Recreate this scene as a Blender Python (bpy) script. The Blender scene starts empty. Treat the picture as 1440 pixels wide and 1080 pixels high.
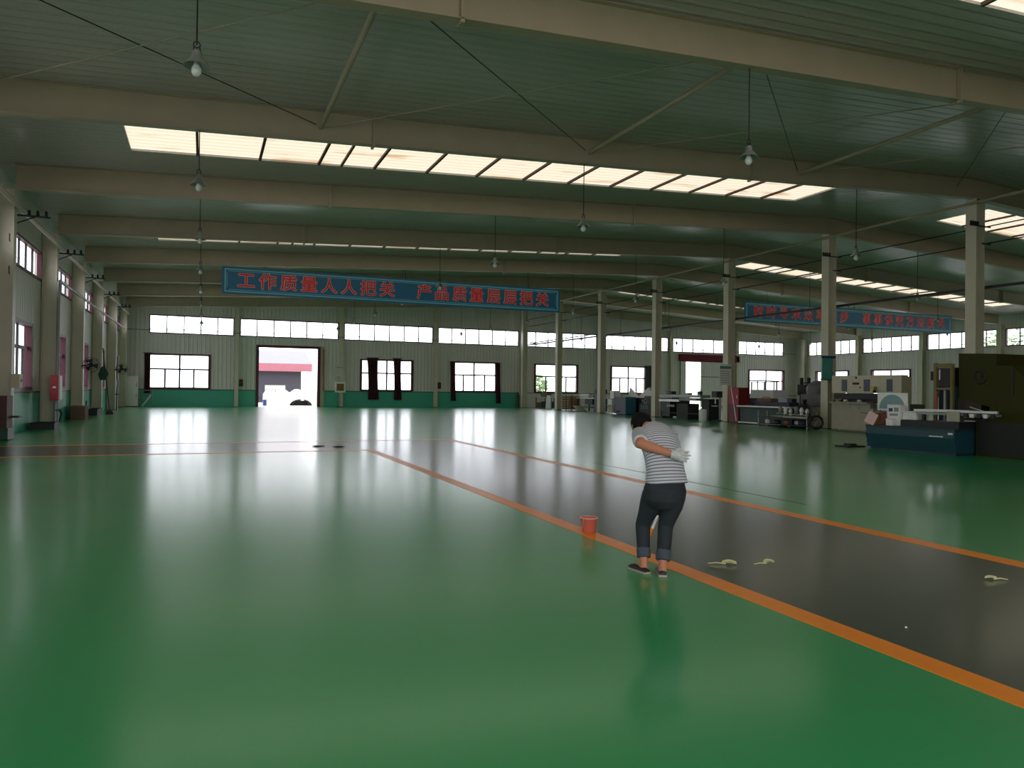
import bpy, bmesh, math, random
import numpy as np
from mathutils import Vector, Matrix

random.seed(7)
SC = bpy.context.scene
COL = SC.collection
PI = math.pi

# ------------------------------------------------------------------ camera
F_PX, YAW, PITCH, ROLL, CAM_H = 1041.86, 0.3954, 0.0076, 0.0122, 1.6
cy, sy, cp, sp = math.cos(YAW), math.sin(YAW), math.cos(PITCH), math.sin(PITCH)
fw = Vector((sy * cp, cy * cp, sp)); rt = Vector((cy, -sy, 0)); up = rt.cross(fw)
cr, sr = math.cos(ROLL), math.sin(ROLL)
R = rt * cr + up * sr; U = up * cr - rt * sr
cam = bpy.data.cameras.new('camera'); camo = bpy.data.objects.new('camera', cam); COL.objects.link(camo)
camo.matrix_world = Matrix(((R.x, U.x, -fw.x, 0), (R.y, U.y, -fw.y, 0), (R.z, U.z, -fw.z, CAM_H), (0, 0, 0, 1)))
cam.sensor_width = 36; cam.lens = F_PX / 1440 * 36; cam.clip_end = 500; cam.clip_start = 0.05
SC.camera = camo

# ------------------------------------------------------------------ building dimensions (metres)
XL, XC, XR = -5.64, 26.2, 58.85
D = 61.73; YF = -9.03
Y0, S = 18.70, 6.933
FR = {i: Y0 + i * S for i in range(-4, 7)}             # frame lines
ZE, SLOPE = 8.02, 0.05
def zr(x): return ZE + SLOPE * (min(x, 2 * XC - x) - XL)
WX = [XL + 8.06 * k for k in range(9)]                  # far-wall columns

# ------------------------------------------------------------------ materials
def lin(h):
    h = h.lstrip('#'); c = [int(h[i:i + 2], 16) / 255 for i in (0, 2, 4)]
    return tuple(x / 12.92 if x <= .04045 else ((x + .055) / 1.055) ** 2.4 for x in c) + (1,)
MATS = {}
def mat(name, col, rough=.6, metal=0, var=.12, scale=3.0, bump=0.0, bscale=20, stretch=None, spec=.5, coat=0):
    if name in MATS: return MATS[name]
    m = bpy.data.materials.new(name); m.use_nodes = True; N = m.node_tree.nodes; L = m.node_tree.links
    b = N['Principled BSDF']; c = lin(col) if isinstance(col, str) else tuple(col) + (1,)
    b.inputs['Roughness'].default_value = rough; b.inputs['Metallic'].default_value = metal
    b.inputs['Specular IOR Level'].default_value = spec
    b.inputs['Coat Weight'].default_value = coat
    tc = N.new('ShaderNodeTexCoord'); mp = N.new('ShaderNodeMapping'); L.new(tc.outputs['Object'], mp.inputs[0])
    if stretch: mp.inputs['Scale'].default_value = stretch
    no = N.new('ShaderNodeTexNoise'); no.inputs['Scale'].default_value = scale; no.inputs['Detail'].default_value = 5
    L.new(mp.outputs[0], no.inputs['Vector'])
    mx = N.new('ShaderNodeMix'); mx.data_type = 'RGBA'
    mx.inputs[6].default_value = tuple(x * (1 - var) for x in c[:3]) + (1,)
    mx.inputs[7].default_value = tuple(min(1, x * (1 + var)) for x in c[:3]) + (1,)
    L.new(no.outputs['Fac'], mx.inputs[0]); L.new(mx.outputs[2], b.inputs['Base Color'])
    if bump:
        n2 = N.new('ShaderNodeTexNoise'); n2.inputs['Scale'].default_value = bscale; n2.inputs['Detail'].default_value = 3
        L.new(mp.outputs[0], n2.inputs['Vector'])
        bp = N.new('ShaderNodeBump'); bp.inputs['Strength'].default_value = bump; bp.inputs['Distance'].default_value = .05
        L.new(n2.outputs['Fac'], bp.inputs['Height']); L.new(bp.outputs[0], b.inputs['Normal'])
    MATS[name] = m
    return m

def ribbed(name, col, axis, period, depth, rough, spec=.5, var=.1, stretch=(1, 1, .15)):
    """sheet metal with ribs at a fixed period along one axis"""
    m = mat(name, col, rough, 0, var, 1.2, stretch=stretch, spec=spec)
    N = m.node_tree.nodes; L = m.node_tree.links; b = N['Principled BSDF']
    tc = N.new('ShaderNodeTexCoord'); sx = N.new('ShaderNodeSeparateXYZ'); L.new(tc.outputs['Object'], sx.inputs[0])
    mu = N.new('ShaderNodeMath'); mu.operation = 'MULTIPLY'; mu.inputs[1].default_value = 1 / period
    if axis == 'XY':
        ad = N.new('ShaderNodeMath'); ad.operation = 'ADD'; L.new(sx.outputs[0], ad.inputs[0]); L.new(sx.outputs[1], ad.inputs[1]); L.new(ad.outputs[0], mu.inputs[0])
    else:
        L.new(sx.outputs['XYZ'.index(axis)], mu.inputs[0])
    fr = N.new('ShaderNodeMath'); fr.operation = 'FRACT'; L.new(mu.outputs[0], fr.inputs[0])
    rp = N.new('ShaderNodeValToRGB'); L.new(fr.outputs[0], rp.inputs[0])
    e = rp.color_ramp.elements; e[0].position = 0; e[0].color = (0, 0, 0, 1); e[1].position = .14; e[1].color = (1, 1, 1, 1)
    for p_, v in ((.30, 1), (.42, 0)):
        q = e.new(p_); q.color = (v, v, v, 1)
    bp = N.new('ShaderNodeBump'); bp.inputs['Strength'].default_value = 1; bp.inputs['Distance'].default_value = depth
    L.new(rp.outputs[0], bp.inputs['Height']); L.new(bp.outputs[0], b.inputs['Normal'])
    return m

M_WALL = ribbed('wall_sheet', '#dcd5cf', 'XY', .30, .03, .5)
M_CEIL = ribbed('ceiling_sheet', '#bab2ac', 'Y', .31, .02, .28, stretch=(.15, 1, 1))
M_WAINS = mat('wainscot_green', '#46ad92', .45, 0, .1, 2)
M_STEEL = mat('steel_paint', '#ac9d84', .5, 0, .1, 1.5)
M_COLUMN = mat('column_paint', '#cfc7b2', .45, 0, .12, 1.5)
M_MAROON = mat('maroon_frame', '#4a1224', .45, 0, .1, 4)
M_MULL = mat('window_bar', '#2c2b2f', .5, 0, .1, 4)
M_ORANGE = mat('orange_paint', '#f28a0c', .3, 0, .12, 2.5)
M_BLACK = mat('black_rubber', '#141414', .6)
M_DARK = mat('dark_steel', '#2b2c2d', .5, .3)
M_GREYM = mat('grey_metal', '#8f9290', .45, .5)
M_LIGHTM = mat('light_metal', '#c9c8c0', .35, .4)
M_WHITE = mat('white_paint', '#e6e5e0', .5)
M_CREAM = mat('cream_paint', '#c9bfa6', .45)
M_BEIGE = mat('beige_paint', '#a69f8b', .5)
M_OLIVE = mat('olive_paint', '#33330a', .65, 0, .2, 2, spec=.2)
M_OLIVED = mat('olive_dark', '#1e1d0d', .6)
M_TEAL = mat('teal_paint', '#1a424e', .45, 0, .15, 3)
M_TEALD = mat('teal_dark', '#16333a', .5, 0, .15, 3)
M_GREEND = mat('dark_green_paint', '#123c30', .5)
M_GREEN = mat('green_paint', '#1f7a50', .5)
M_RED = mat('red_paint', '#a3192c', .45)
M_BROWN = mat('cardboard', '#8a5f3c', .8)
M_WOOD = mat('wood', '#7a5a3c', .7, 0, .25, 6)
M_BLUE = mat('blue_paint', '#1c3c78', .45)
M_BLUEG = mat('blue_window', '#20344e', .25)
M_PINK = mat('pink_paper', '#d9b6b4', .8)
M_PURPLE = mat('purple_grey', '#6c6674', .6)
M_YELLOWG = mat('pale_yellow_green', '#c6c78f', .6)

def glass():
    m = bpy.data.materials.new('window_glass'); m.use_nodes = True; N = m.node_tree.nodes; L = m.node_tree.links
    N.remove(N['Principled BSDF'])
    t = N.new('ShaderNodeBsdfTransparent'); t.inputs[0].default_value = (.93, .94, .95, 1)
    g = N.new('ShaderNodeBsdfGlossy'); g.inputs['Roughness'].default_value = .02
    lw = N.new('ShaderNodeLayerWeight'); lw.inputs[0].default_value = .25
    mu = N.new('ShaderNodeMath'); mu.operation = 'MULTIPLY'; mu.inputs[1].default_value = .5; L.new(lw.outputs['Fresnel'], mu.inputs[0])
    mx = N.new('ShaderNodeMixShader'); L.new(mu.outputs[0], mx.inputs[0]); L.new(t.outputs[0], mx.inputs[1]); L.new(g.outputs[0], mx.inputs[2])
    L.new(mx.outputs[0], N['Material Output'].inputs[0])
    return m
M_GLASS = glass()

def skylight_mat():
    """daylight coming through ribbed translucent sheets, some panels weathered brown"""
    m = bpy.data.materials.new('skylight_sheet'); m.use_nodes = True; N = m.node_tree.nodes; L = m.node_tree.links
    b = N['Principled BSDF']; b.inputs['Base Color'].default_value = lin('#d8c8a8'); b.inputs['Roughness'].default_value = .5
    tc = N.new('ShaderNodeTexCoord'); sx = N.new('ShaderNodeSeparateXYZ'); L.new(tc.outputs['Object'], sx.inputs[0])
    mu = N.new('ShaderNodeMath'); mu.operation = 'MULTIPLY'; mu.inputs[1].default_value = 1 / .3; L.new(sx.outputs[1], mu.inputs[0])
    fr = N.new('ShaderNodeMath'); fr.operation = 'FRACT'; L.new(mu.outputs[0], fr.inputs[0])
    rp = N.new('ShaderNodeValToRGB'); L.new(fr.outputs[0], rp.inputs[0])
    e = rp.color_ramp.elements; e[0].color = lin('#f2d9b8'); e[1].color = lin('#fff3df'); e[0].position = .1; e[1].position = .4
    mp = N.new('ShaderNodeMapping'); mp.inputs['Scale'].default_value = (.35, 1.5, 0); L.new(tc.outputs['Object'], mp.inputs[0])
    no = N.new('ShaderNodeTexNoise'); no.inputs['Scale'].default_value = .9; no.inputs['Detail'].default_value = 4; L.new(mp.outputs[0], no.inputs['Vector'])
    r2 = N.new('ShaderNodeValToRGB'); L.new(no.outputs['Fac'], r2.inputs[0])
    q = r2.color_ramp.elements; q[0].position = .57; q[0].color = (1, 1, 1, 1); q[1].position = .72; q[1].color = lin('#cf9f72')
    mx = N.new('ShaderNodeMix'); mx.data_type = 'RGBA'; mx.blend_type = 'MULTIPLY'; mx.inputs[0].default_value = 1
    L.new(rp.outputs[0], mx.inputs[6]); L.new(r2.outputs[0], mx.inputs[7])
    L.new(mx.outputs[2], b.inputs['Emission Color']); b.inputs['Emission Strength'].default_value = SKYLIGHT
    return m
SKYLIGHT = 0.66
M_SKYL = skylight_mat()

def floor_mat(name, col, rough, var):
    m = mat(name, col, rough, 0, var, .35, spec=.5)
    N = m.node_tree.nodes; L = m.node_tree.links; b = N['Principled BSDF']
    tc = N.new('ShaderNodeTexCoord')
    n1 = N.new('ShaderNodeTexNoise'); n1.inputs['Scale'].default_value = .3; n1.inputs['Detail'].default_value = 4
    L.new(tc.outputs['Object'], n1.inputs['Vector'])
    mr = N.new('ShaderNodeMapRange'); mr.inputs[3].default_value = rough; mr.inputs[4].default_value = rough * 1.15
    L.new(n1.outputs['Fac'], mr.inputs[0]); L.new(mr.outputs[0], b.inputs['Roughness'])
    n2 = N.new('ShaderNodeTexNoise'); n2.inputs['Scale'].default_value = 2.2; n2.inputs['Detail'].default_value = 2
    L.new(tc.outputs['Object'], n2.inputs['Vector'])
    b.inputs['IOR'].default_value = 1.5; b.inputs['Coat Weight'].default_value = .75; b.inputs['Coat Roughness'].default_value = .17
    bp = N.new('ShaderNodeBump'); bp.inputs['Strength'].default_value = .12; bp.inputs['Distance'].default_value = .008
    L.new(n2.outputs['Fac'], bp.inputs['Height']); L.new(bp.outputs[0], b.inputs['Normal']); L.new(bp.outputs[0], b.inputs['Coat Normal'])
    return m
M_FLOOR = floor_mat('epoxy_green', '#249a57', .28, .14)
M_LANE = floor_mat('epoxy_grey', '#3c4437', .28, .12)

# ------------------------------------------------------------------ mesh helpers
def nb(): return bmesh.new()
def box(bm, x0, x1, y0, y1, z0, z1, mi=0):
    v = [bm.verts.new(p) for p in ((x0, y0, z0), (x1, y0, z0), (x1, y1, z0), (x0, y1, z0), (x0, y0, z1), (x1, y0, z1), (x1, y1, z1), (x0, y1, z1))]
    for f in ((3, 2, 1, 0), (4, 5, 6, 7), (0, 1, 5, 4), (1, 2, 6, 5), (2, 3, 7, 6), (3, 0, 4, 7)):
        bm.faces.new([v[i] for i in f]).material_index = mi
    return v
def frame_of(d):
    d = Vector(d).normalized(); a = Vector((0, 0, 1)) if abs(d.z) < .9 else Vector((1, 0, 0))
    u = d.cross(a).normalized(); return u, d.cross(u).normalized()
def cone(bm, p0, p1, r0, r1, n=12, cap=True):
    p0, p1 = Vector(p0), Vector(p1); u, w = frame_of(p1 - p0)
    a = [bm.verts.new(p0 + (u * math.cos(2 * PI * i / n) + w * math.sin(2 * PI * i / n)) * r0) for i in range(n)]
    b = [bm.verts.new(p1 + (u * math.cos(2 * PI * i / n) + w * math.sin(2 * PI * i / n)) * r1) for i in range(n)]
    for i in range(n): bm.faces.new((a[i], a[(i + 1) % n], b[(i + 1) % n], b[i]))
    if cap: bm.faces.new(a[::-1]); bm.faces.new(b)
def cyl(bm, p0, p1, r, n=12): cone(bm, p0, p1, r, r, n)
def tube(bm, pts, r, n=8):
    pts = [Vector(p) for p in pts]; rings = []
    u = None
    for i, p in enumerate(pts):
        d = (pts[min(i + 1, len(pts) - 1)] - pts[max(i - 1, 0)]).normalized()
        if u is None: u, _ = frame_of(d)
        u = (u - d * u.dot(d)).normalized(); w = d.cross(u)
        rad = r[i] if isinstance(r, (list, tuple)) else r
        rings.append([bm.verts.new(p + (u * math.cos(2 * PI * k / n) + w * math.sin(2 * PI * k / n)) * rad) for k in range(n)])
    for a, b in zip(rings, rings[1:]):
        for k in range(n): bm.faces.new((a[k], a[(k + 1) % n], b[(k + 1) % n], b[k]))
    bm.faces.new(rings[0][::-1]); bm.faces.new(rings[-1])
def lathe(bm, prof, c, n=20):
    """profile of (radius, z) about a vertical axis through c"""
    rings = []
    for r, z in prof:
        rings.append([bm.verts.new((c[0] + r * math.cos(2 * PI * k / n), c[1] + r * math.sin(2 * PI * k / n), c[2] + z)) for k in range(n)])
    for a, b in zip(rings, rings[1:]):
        for k in range(n): bm.faces.new((a[k], a[(k + 1) % n], b[(k + 1) % n], b[k]))
    bm.faces.new(rings[0][::-1]); bm.faces.new(rings[-1])
def prism(bm, poly, axis, a, b):
    """extrude a polygon (list of 2-D points in the two other axes) along an axis from a to b"""
    def P(q, t):
        if axis == 'X': return (t, q[0], q[1])
        if axis == 'Y': return (q[0], t, q[1])
        return (q[0], q[1], t)
    va = [bm.verts.new(P(q, a)) for q in poly]; vb = [bm.verts.new(P(q, b)) for q in poly]
    n = len(poly)
    for i in range(n): bm.faces.new((va[i], va[(i + 1) % n], vb[(i + 1) % n], vb[i]))
    bm.faces.new(va[::-1]); bm.faces.new(vb)
def ball(bm, c, rx, ry=None, rz=None, n=14):
    ry = ry or rx; rz = rz or rx
    bmesh.ops.create_uvsphere(bm, u_segments=n, v_segments=max(6, n // 2), radius=1, matrix=Matrix.Translation(c) @ Matrix.Diagonal((rx, ry, rz, 1)))
def torus(bm, c, axis, r, r2, n=24, m=8):
    u, w = frame_of(axis); a = Vector(axis).normalized(); c = Vector(c); rings = []
    for i in range(n):
        t = 2 * PI * i / n; d = u * math.cos(t) + w * math.sin(t)
        rings.append([bm.verts.new(c + d * (r + r2 * math.cos(2 * PI * k / m)) + a * r2 * math.sin(2 * PI * k / m)) for k in range(m)])
    for i in range(n):
        A, B = rings[i], rings[(i + 1) % n]
        for k in range(m): bm.faces.new((A[k], A[(k + 1) % m], B[(k + 1) % m], B[k]))

def obj(name, bm, mats, parent=None, smooth=False, bevel=0):
    """one mesh object from a bmesh built in world space; re-based on its parent's origin"""
    if bevel: bmesh.ops.bevel(bm, geom=[e for e in bm.edges], offset=bevel, segments=2, affect='EDGES', clamp_overlap=True)
    bmesh.ops.recalc_face_normals(bm, faces=bm.faces[:])
    if parent is not None:
        q = parent; off = Vector()
        while q is not None: off += q.location; q = q.parent
        bmesh.ops.translate(bm, verts=bm.verts[:], vec=-off)
    me = bpy.data.meshes.new(name); bm.to_mesh(me); bm.free()
    for m in (mats if isinstance(mats, (list, tuple)) else [mats]): me.materials.append(m)
    if smooth:
        me.polygons.foreach_set('use_smooth', [True] * len(me.polygons))
        if hasattr(me, 'set_sharp_from_angle'): me.set_sharp_from_angle(angle=math.radians(42))
    o = bpy.data.objects.new(name, me); COL.objects.link(o)
    if parent is not None: o.parent = parent
    return o
def base(o, p):
    """move a one-mesh thing's origin to its base point"""
    p = Vector(p); o.data.transform(Matrix.Translation(-p)); o.location = p; return o
def tag(o, label, cat, group=None, kind='thing'):
    o['label'] = label; o['category'] = cat; o['kind'] = kind
    if group: o['group'] = group
    return o
def thing(name, label, cat, loc, group=None, kind='thing'):
    o = bpy.data.objects.new(name, None); o.empty_display_size = .2; o.location = loc; COL.objects.link(o)
    return tag(o, label, cat, group, kind)
def dup(root, loc, label, group=None):
    def cp(o, par):
        c = o.copy(); COL.objects.link(c)
        if par is not None: c.parent = par
        for ch in o.children: cp(ch, c)
        return c
    r = cp(root, None); r.location = loc; r['label'] = label
    if group: r['group'] = group
    return r
def struct(name, bm, m, label, cat, **k): return tag(obj(name, bm, m, **k), label, cat, kind='structure')
ORD = ['first', 'second', 'third', 'fourth', 'fifth', 'sixth', 'seventh', 'eighth', 'ninth', 'tenth', 'eleventh', 'twelfth']

# ------------------------------------------------------------------ setting: floor, lane, lines
bm = nb(); box(bm, XL, XR, YF, D + .2, -.2, 0)
struct('floor', bm, M_FLOOR, 'glossy green epoxy floor of the workshop hall', 'floor')
LX0, LX1, LY0, LY1 = 3.90, 7.30, 18.95, 22.45
bm = nb()
poly = [(LX0 + .1, YF), (LX1 - .1, YF), (LX1 - .1, LY1 - .1), (XL + .02, LY1 - .1), (XL + .02, LY0 + .1), (LX0 + .1, LY0 + .1)]
prism(bm, poly, 'Z', 0, .002)
struct('floor_lane', bm, M_LANE, 'dark grey L-shaped walkway painted on the floor between two orange lines', 'walkway')
bm = nb()
prism(bm, [(LX0, YF), (LX0 + .21, YF), (LX0 + .21, LY0 + .2), (XL + .02, LY0 + .2), (XL + .02, LY0), (LX0, LY0)], 'Z', 0, .003)
struct('floor_line', bm, M_ORANGE, 'orange floor line that the stooping worker stands on, edge of the open green area', 'floor line')
bm = nb()
prism(bm, [(LX1 - .24, YF), (LX1, YF), (LX1, LY1), (XL + .02, LY1), (XL + .02, LY1 - .2), (LX1 - .24, LY1 - .2)], 'Z', 0, .003)
struct('floor_line', bm, M_ORANGE, 'orange floor line on the machine side of the grey walkway', 'floor line')
bm = nb(); box(bm, 8.01, 8.03, 8.2, 14.5, 0, .002)
struct('floor_seam', bm, M_DARK, 'thin dark joint in the green floor parallel to the orange lines', 'floor joint')

# ------------------------------------------------------------------ setting: walls with openings
def wall(name, axis, pos, out, u0, u1, holes, label, gable=False):
    """axis 'Y': wall at Y=pos spanning X; axis 'X': wall at X=pos spanning Y. OUT: signed outward thickness."""
    us = sorted({u0, u1} | {h[0] for h in holes} | {h[1] for h in holes} | ({XC} if gable else set()))
    top = 99
    if axis == 'Y': us = sorted(set(us) | {26.2})
    zs = sorted({0, 1.3, 7.4, top} | {h[2] for h in holes} | {h[3] for h in holes})
    nu, nz = len(us) - 1, len(zs) - 1
    def solid(i, j):
        if not (0 <= i < nu and 0 <= j < nz): return False
        uc, zc = (us[i] + us[i + 1]) / 2, (zs[j] + zs[j + 1]) / 2
        return not any(h[0] < uc < h[1] and h[2] < zc < h[3] for h in holes)
    def ztop(u): return (zr(u) if gable else ZE) + .06
    bm = nb()
    def P(u, z, t):
        z = ztop(u) if z == top else z
        return bm.verts.new((u, pos + t, z) if axis == 'Y' else (pos + t, u, z))
    def q(pts, mi): bm.faces.new([P(*p) for p in pts]).material_index = mi
    for i in range(nu):
        for j in range(nz):
            if not solid(i, j): continue
            a, b, c, d = us[i], us[i + 1], zs[j], zs[j + 1]; mi = 1 if d <= 1.31 and not (axis == 'Y' and a > 26.1) and name != 'wall_right' else 0
            q([(a, c, 0), (b, c, 0), (b, d, 0), (a, d, 0)], mi); q([(a, c, out), (b, c, out), (b, d, out), (a, d, out)], 0)
            if not solid(i - 1, j): q([(a, c, 0), (a, d, 0), (a, d, out), (a, c, out)], mi)
            if not solid(i + 1, j): q([(b, c, 0), (b, d, 0), (b, d, out), (b, c, out)], mi)
            if not solid(i, j - 1): q([(a, c, 0), (b, c, 0), (b, c, out), (a, c, out)], mi)
            if not solid(i, j + 1): q([(a, d, 0), (b, d, 0), (b, d, out), (a, d, out)], mi)
    bmesh.ops.remove_doubles(bm, verts=bm.verts[:], dist=1e-4)
    return struct(name, bm, [M_WALL, M_WAINS], label, 'wall')

WIN = []     # (wall, axis, pos, out, u0, u1, z0, z1, vbars, hbars, label)
BB0, BB1 = 5.52, 6.93
low_back = [(-3.78, .5), None, (12.1, 16.55), (20.02, 24.27), (28.0, 32.42), (36.0, 39.92), None, (52.48, 57.15)]
back_holes = []
for k in range(8):
    a = WX[k] + .22 if k else -3.75; b = WX[k + 1] - .22 if k < 7 else 57.1
    n = max(2, round((b - a) / 1.22)); back_holes.append((a, b, BB0, BB1))
    WIN.append(('Y', D, .2, a, b, BB0, BB1, [a + (b - a) * i / n for i in range(1, n)], [5.86], f'long high window of the far wall, {ORD[k]} bay from the corner with the white cabinet'))
    if low_back[k]:
        a, b = low_back[k]; back_holes.append((a, b, 1.4, 3.95))
        WIN.append(('Y', D, .2, a, b, 1.4, 3.95, 'low', [2.8], f'low maroon-framed window of the far wall, {ORD[k]} bay from the corner with the white cabinet'))
DOOR1 = (3.95, 8.72, 0, 4.8); DOOR2 = (44.0, 49.05, 0, 4.7)
back_holes += [DOOR1, DOOR2]
wall('wall_back', 'Y', D, .2, XL - .2, XR + .2, back_holes, 'far grey sheet wall with green base and white window band', True)
left_holes, right_holes = [], []
for i in range(-4, 7):
    a = FR[i] + .3; b = (FR[i + 1] - .3) if i < 6 else D - .3
    if b - a < 2: continue
    n = max(2, round((b - a) / 1.05)); left_holes.append((a, b, 5.42, 6.5))
    WIN.append(('X', XL, -.2, a, b, 5.42, 6.5, [a + (b - a) * t / n for t in range(1, n)], [], f'high window of the long wall with columns, {ORD[5 - i] if i <= 5 else ORD[0]} from the far corner'))
    c = (a + b) / 2; left_holes.append((c - 1.75, c + 1.75, 1.42, 3.68))
    WIN.append(('X', XL, -.2, c - 1.75, c + 1.75, 1.42, 3.68, 'low', [2.85], f'low maroon-framed window of the long column wall, {ORD[5 - i] if i <= 5 else ORD[0]} from the far corner'))
    if i < 0: continue
    right_holes.append((a, b, BB0, BB1)); n = 6
    WIN.append(('X', XR, .2, a, b, BB0, BB1, [a + (b - a) * t / n for t in range(1, n)], [5.86], f'high window of the wall behind the machines, {ORD[5 - i] if i <= 5 else ORD[0]} from the far corner'))
    right_holes.append((c - 2.12, c + 2.12, 1.46, 3.86))
    WIN.append(('X', XR, .2, c - 2.12, c + 2.12, 1.46, 3.86, 'low', [2.85], f'low maroon-framed window of the wall behind the machines, {ORD[5 - i] if i <= 5 else ORD[0]} from the far corner'))
wall('wall_left', 'X', XL, -.2, YF, D, left_holes, 'long grey sheet wall with columns, green base and maroon windows')
wall('wall_right', 'X', XR, .2, YF, D, right_holes, 'grey sheet wall behind the machines with a high window band')
front_holes = [(WX[k] + .3, WX[k + 1] - .3, BB0, BB1) for k in range(2)] + [(-3.2, 9.0, 0, 4.9)]
wall('wall_front', 'Y', YF, -.2, XL - .2, XR + .2, front_holes, 'wall behind the photographer with an open gate', True)

for n_, (ax, pos, out, u0, u1, z0, z1, vb, hb, label) in enumerate(WIN):
    def bx(bm, a, b, c, d, t0, t1):
        if ax == 'Y': box(bm, a, b, min(pos + t0, pos + t1), max(pos + t0, pos + t1), c, d)
        else: box(bm, min(pos + t0, pos + t1), max(pos + t0, pos + t1), a, b, c, d)
    s_ = 1 if out > 0 else -1
    low = vb == 'low'
    fwid = .13 if low else .07
    fin = -.05 * s_
    bm = nb()
    if low:
        for a, b, c, d in ((u0 - .06, u0 + fwid, z0 - .06, z1 + .06), (u1 - fwid, u1 + .06, z0 - .06, z1 + .06), (u0 + fwid, u1 - fwid, z0 - .06, z0 + .07), (u0 + fwid, u1 - fwid, z1 - .07, z1 + .06)):
            bx(bm, a, b, c, d, fin, out * .999)
    else:
        for a, b, c, d in ((u0, u0 + fwid, z0, z1), (u1 - fwid, u1, z0, z1), (u0 + fwid, u1 - fwid, z0, z0 + .08), (u0 + fwid, u1 - fwid, z1 - .08, z1)):
            bx(bm, a, b, c, d, fin, out * .55)
    w = struct(f'window_{n_ + 1}', bm, M_MAROON, label, 'window')
    bm = nb()
    t0, t1 = out * .25, out * .25 + .06 * s_
    iu0, iu1, iz0, iz1 = u0 + fwid, u1 - fwid, z0 + .07, z1 - .07
    if low:
        m_ = (u0 + u1) / 2
        bx(bm, m_ - .065, m_ + .065, iz0, iz1, t0, t1)
        bx(bm, iu0, iu1, 2.78, 2.90, t0, t1)
        for q in ((iu0 + m_) / 2, (iu1 + m_) / 2): bx(bm, q - .06, q + .06, iz0, 2.78, t0, t1)
    else:
        for q in vb: bx(bm, q - .04, q + .04, iz0, iz1, t0, t1)
        for q in hb: bx(bm, iu0, iu1, q - .025, q + .025, t0, t1)
    obj('glazing_bar', bm, M_MULL, w)
    bm = nb(); bx(bm, iu0, iu1, iz0, iz1, out * .62, out * .62 + .006 * s_); obj('pane', bm, M_GLASS, w)

# door frames of the far wall
for n_, (d, lab) in enumerate(((DOOR1, 'open maroon-framed gateway in the far wall looking out to a yard'), (DOOR2, 'half open gateway in the far wall under a red pelmet'))):
    bm = nb(); a, b, c, e = d
    box(bm, a - .1, a + .12, D - .06, D + .2, 0, e + .1); box(bm, b - .12, b + .1, D - .06, D + .2, 0, e + .1); box(bm, a + .12, b - .12, D - .06, D + .2, e - .1, e + .1)
    dr = struct(f'door_{n_ + 1}', bm, M_MAROON, lab, 'door')
    if n_ == 0:
        bm = nb(); box(bm, b + .12, b + .4, D - .12, D - .04, 0, e + .1); obj('guide_rail', bm, M_STEEL, dr)
        bm = nb(); cyl(bm, (b + .35, D - .16, 1.3), (b + .35, D - .16, e - .1), .045); obj('pull_rod', bm, M_RED, dr)
    else:
        bm = nb(); box(bm, 46.3, 49.6, D - .18, D - .08, .05, 4.62); pn = obj('sliding_panel', bm, M_WALL, dr)
        bm = nb(); box(bm, 46.3, 49.6, D - .2, D - .18, 3.1, 3.16); obj('panel_rail', bm, M_DARK, pn)
        bm = nb(); box(bm, 43.7, 51.0, D - .34, D - .02, 4.68, 5.35); obj('pelmet', bm, mat('red_cloth', '#7a1f2d', .8, 0, .25, 12), dr)
        bm = nb(); box(bm, 43.9, 44.5, D - .17, D - .08, .05, 4.62); obj('fixed_panel', bm, M_WALL, dr)

# dark ledge on top of the green base
def ledge(n, spans, axis, pos, lab):
    bm = nb()
    for a, b in spans:
        if axis == 'Y': box(bm, a, b, pos - .03, pos, 1.28, 1.33)
        else: box(bm, min(pos, pos + .03), max(pos, pos + .03), a, b, 1.28, 1.33)
    struct(f'trim_{n}', bm, M_DARK, lab, 'trim')
ledge(1, [(XL, 3.8), (8.9, 43.8), (49.2, XR)], 'Y', D, 'thin dark ledge on top of the green base of the far wall')
ledge(2, [(YF, D - .04)], 'X', XL, 'thin dark ledge on top of the green base of the column wall')

# ------------------------------------------------------------------ setting: ceiling with skylight openings
SKY_I = (-4, -2, 0, 2, 4)
SKX = [(-1.95, 22.1), (30.3, 54.35)]
def sky_y(i): c = FR[i] + S / 2; return (c - 1.2, c + 1.2)
bm = nb()
xs = sorted({XL - .2, XC, XR + .2, *[v for s_ in SKX for v in s_]}); ys = sorted({YF - .2, D + .2, *[v for i in SKY_I for v in sky_y(i)]})
SKY = [(i, h) for i in SKY_I for h in (0, 1) if h == 0 or i >= 0]
def sk(x, y): return any(SKX[h][0] < x < SKX[h][1] and sky_y(i)[0] < y < sky_y(i)[1] for i, h in SKY)
nx_, ny_ = len(xs) - 1, len(ys) - 1
def csolid(i, j):
    return 0 <= i < nx_ and 0 <= j < ny_ and not sk((xs[i] + xs[i + 1]) / 2, (ys[j] + ys[j + 1]) / 2)
TH = .16
def cv(x, y, t): return bm.verts.new((x, y, zr(x) + t))
for i in range(nx_):
    for j in range(ny_):
        if not csolid(i, j): continue
        a, b, c, d = xs[i], xs[i + 1], ys[j], ys[j + 1]
        for t in (0, TH): bm.faces.new([cv(a, c, t), cv(b, c, t), cv(b, d, t), cv(a, d, t)])
        for (di, dj, p, q) in ((-1, 0, (a, c), (a, d)), (1, 0, (b, c), (b, d)), (0, -1, (a, c), (b, c)), (0, 1, (a, d), (b, d))):
            if not csolid(i + di, j + dj): bm.faces.new([cv(*p, 0), cv(*q, 0), cv(*q, TH), cv(*p, TH)])
bmesh.ops.remove_doubles(bm, verts=bm.verts[:], dist=1e-4)
struct('ceiling', bm, M_CEIL, 'ribbed sheet metal roof underside of the hall', 'ceiling')
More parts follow.
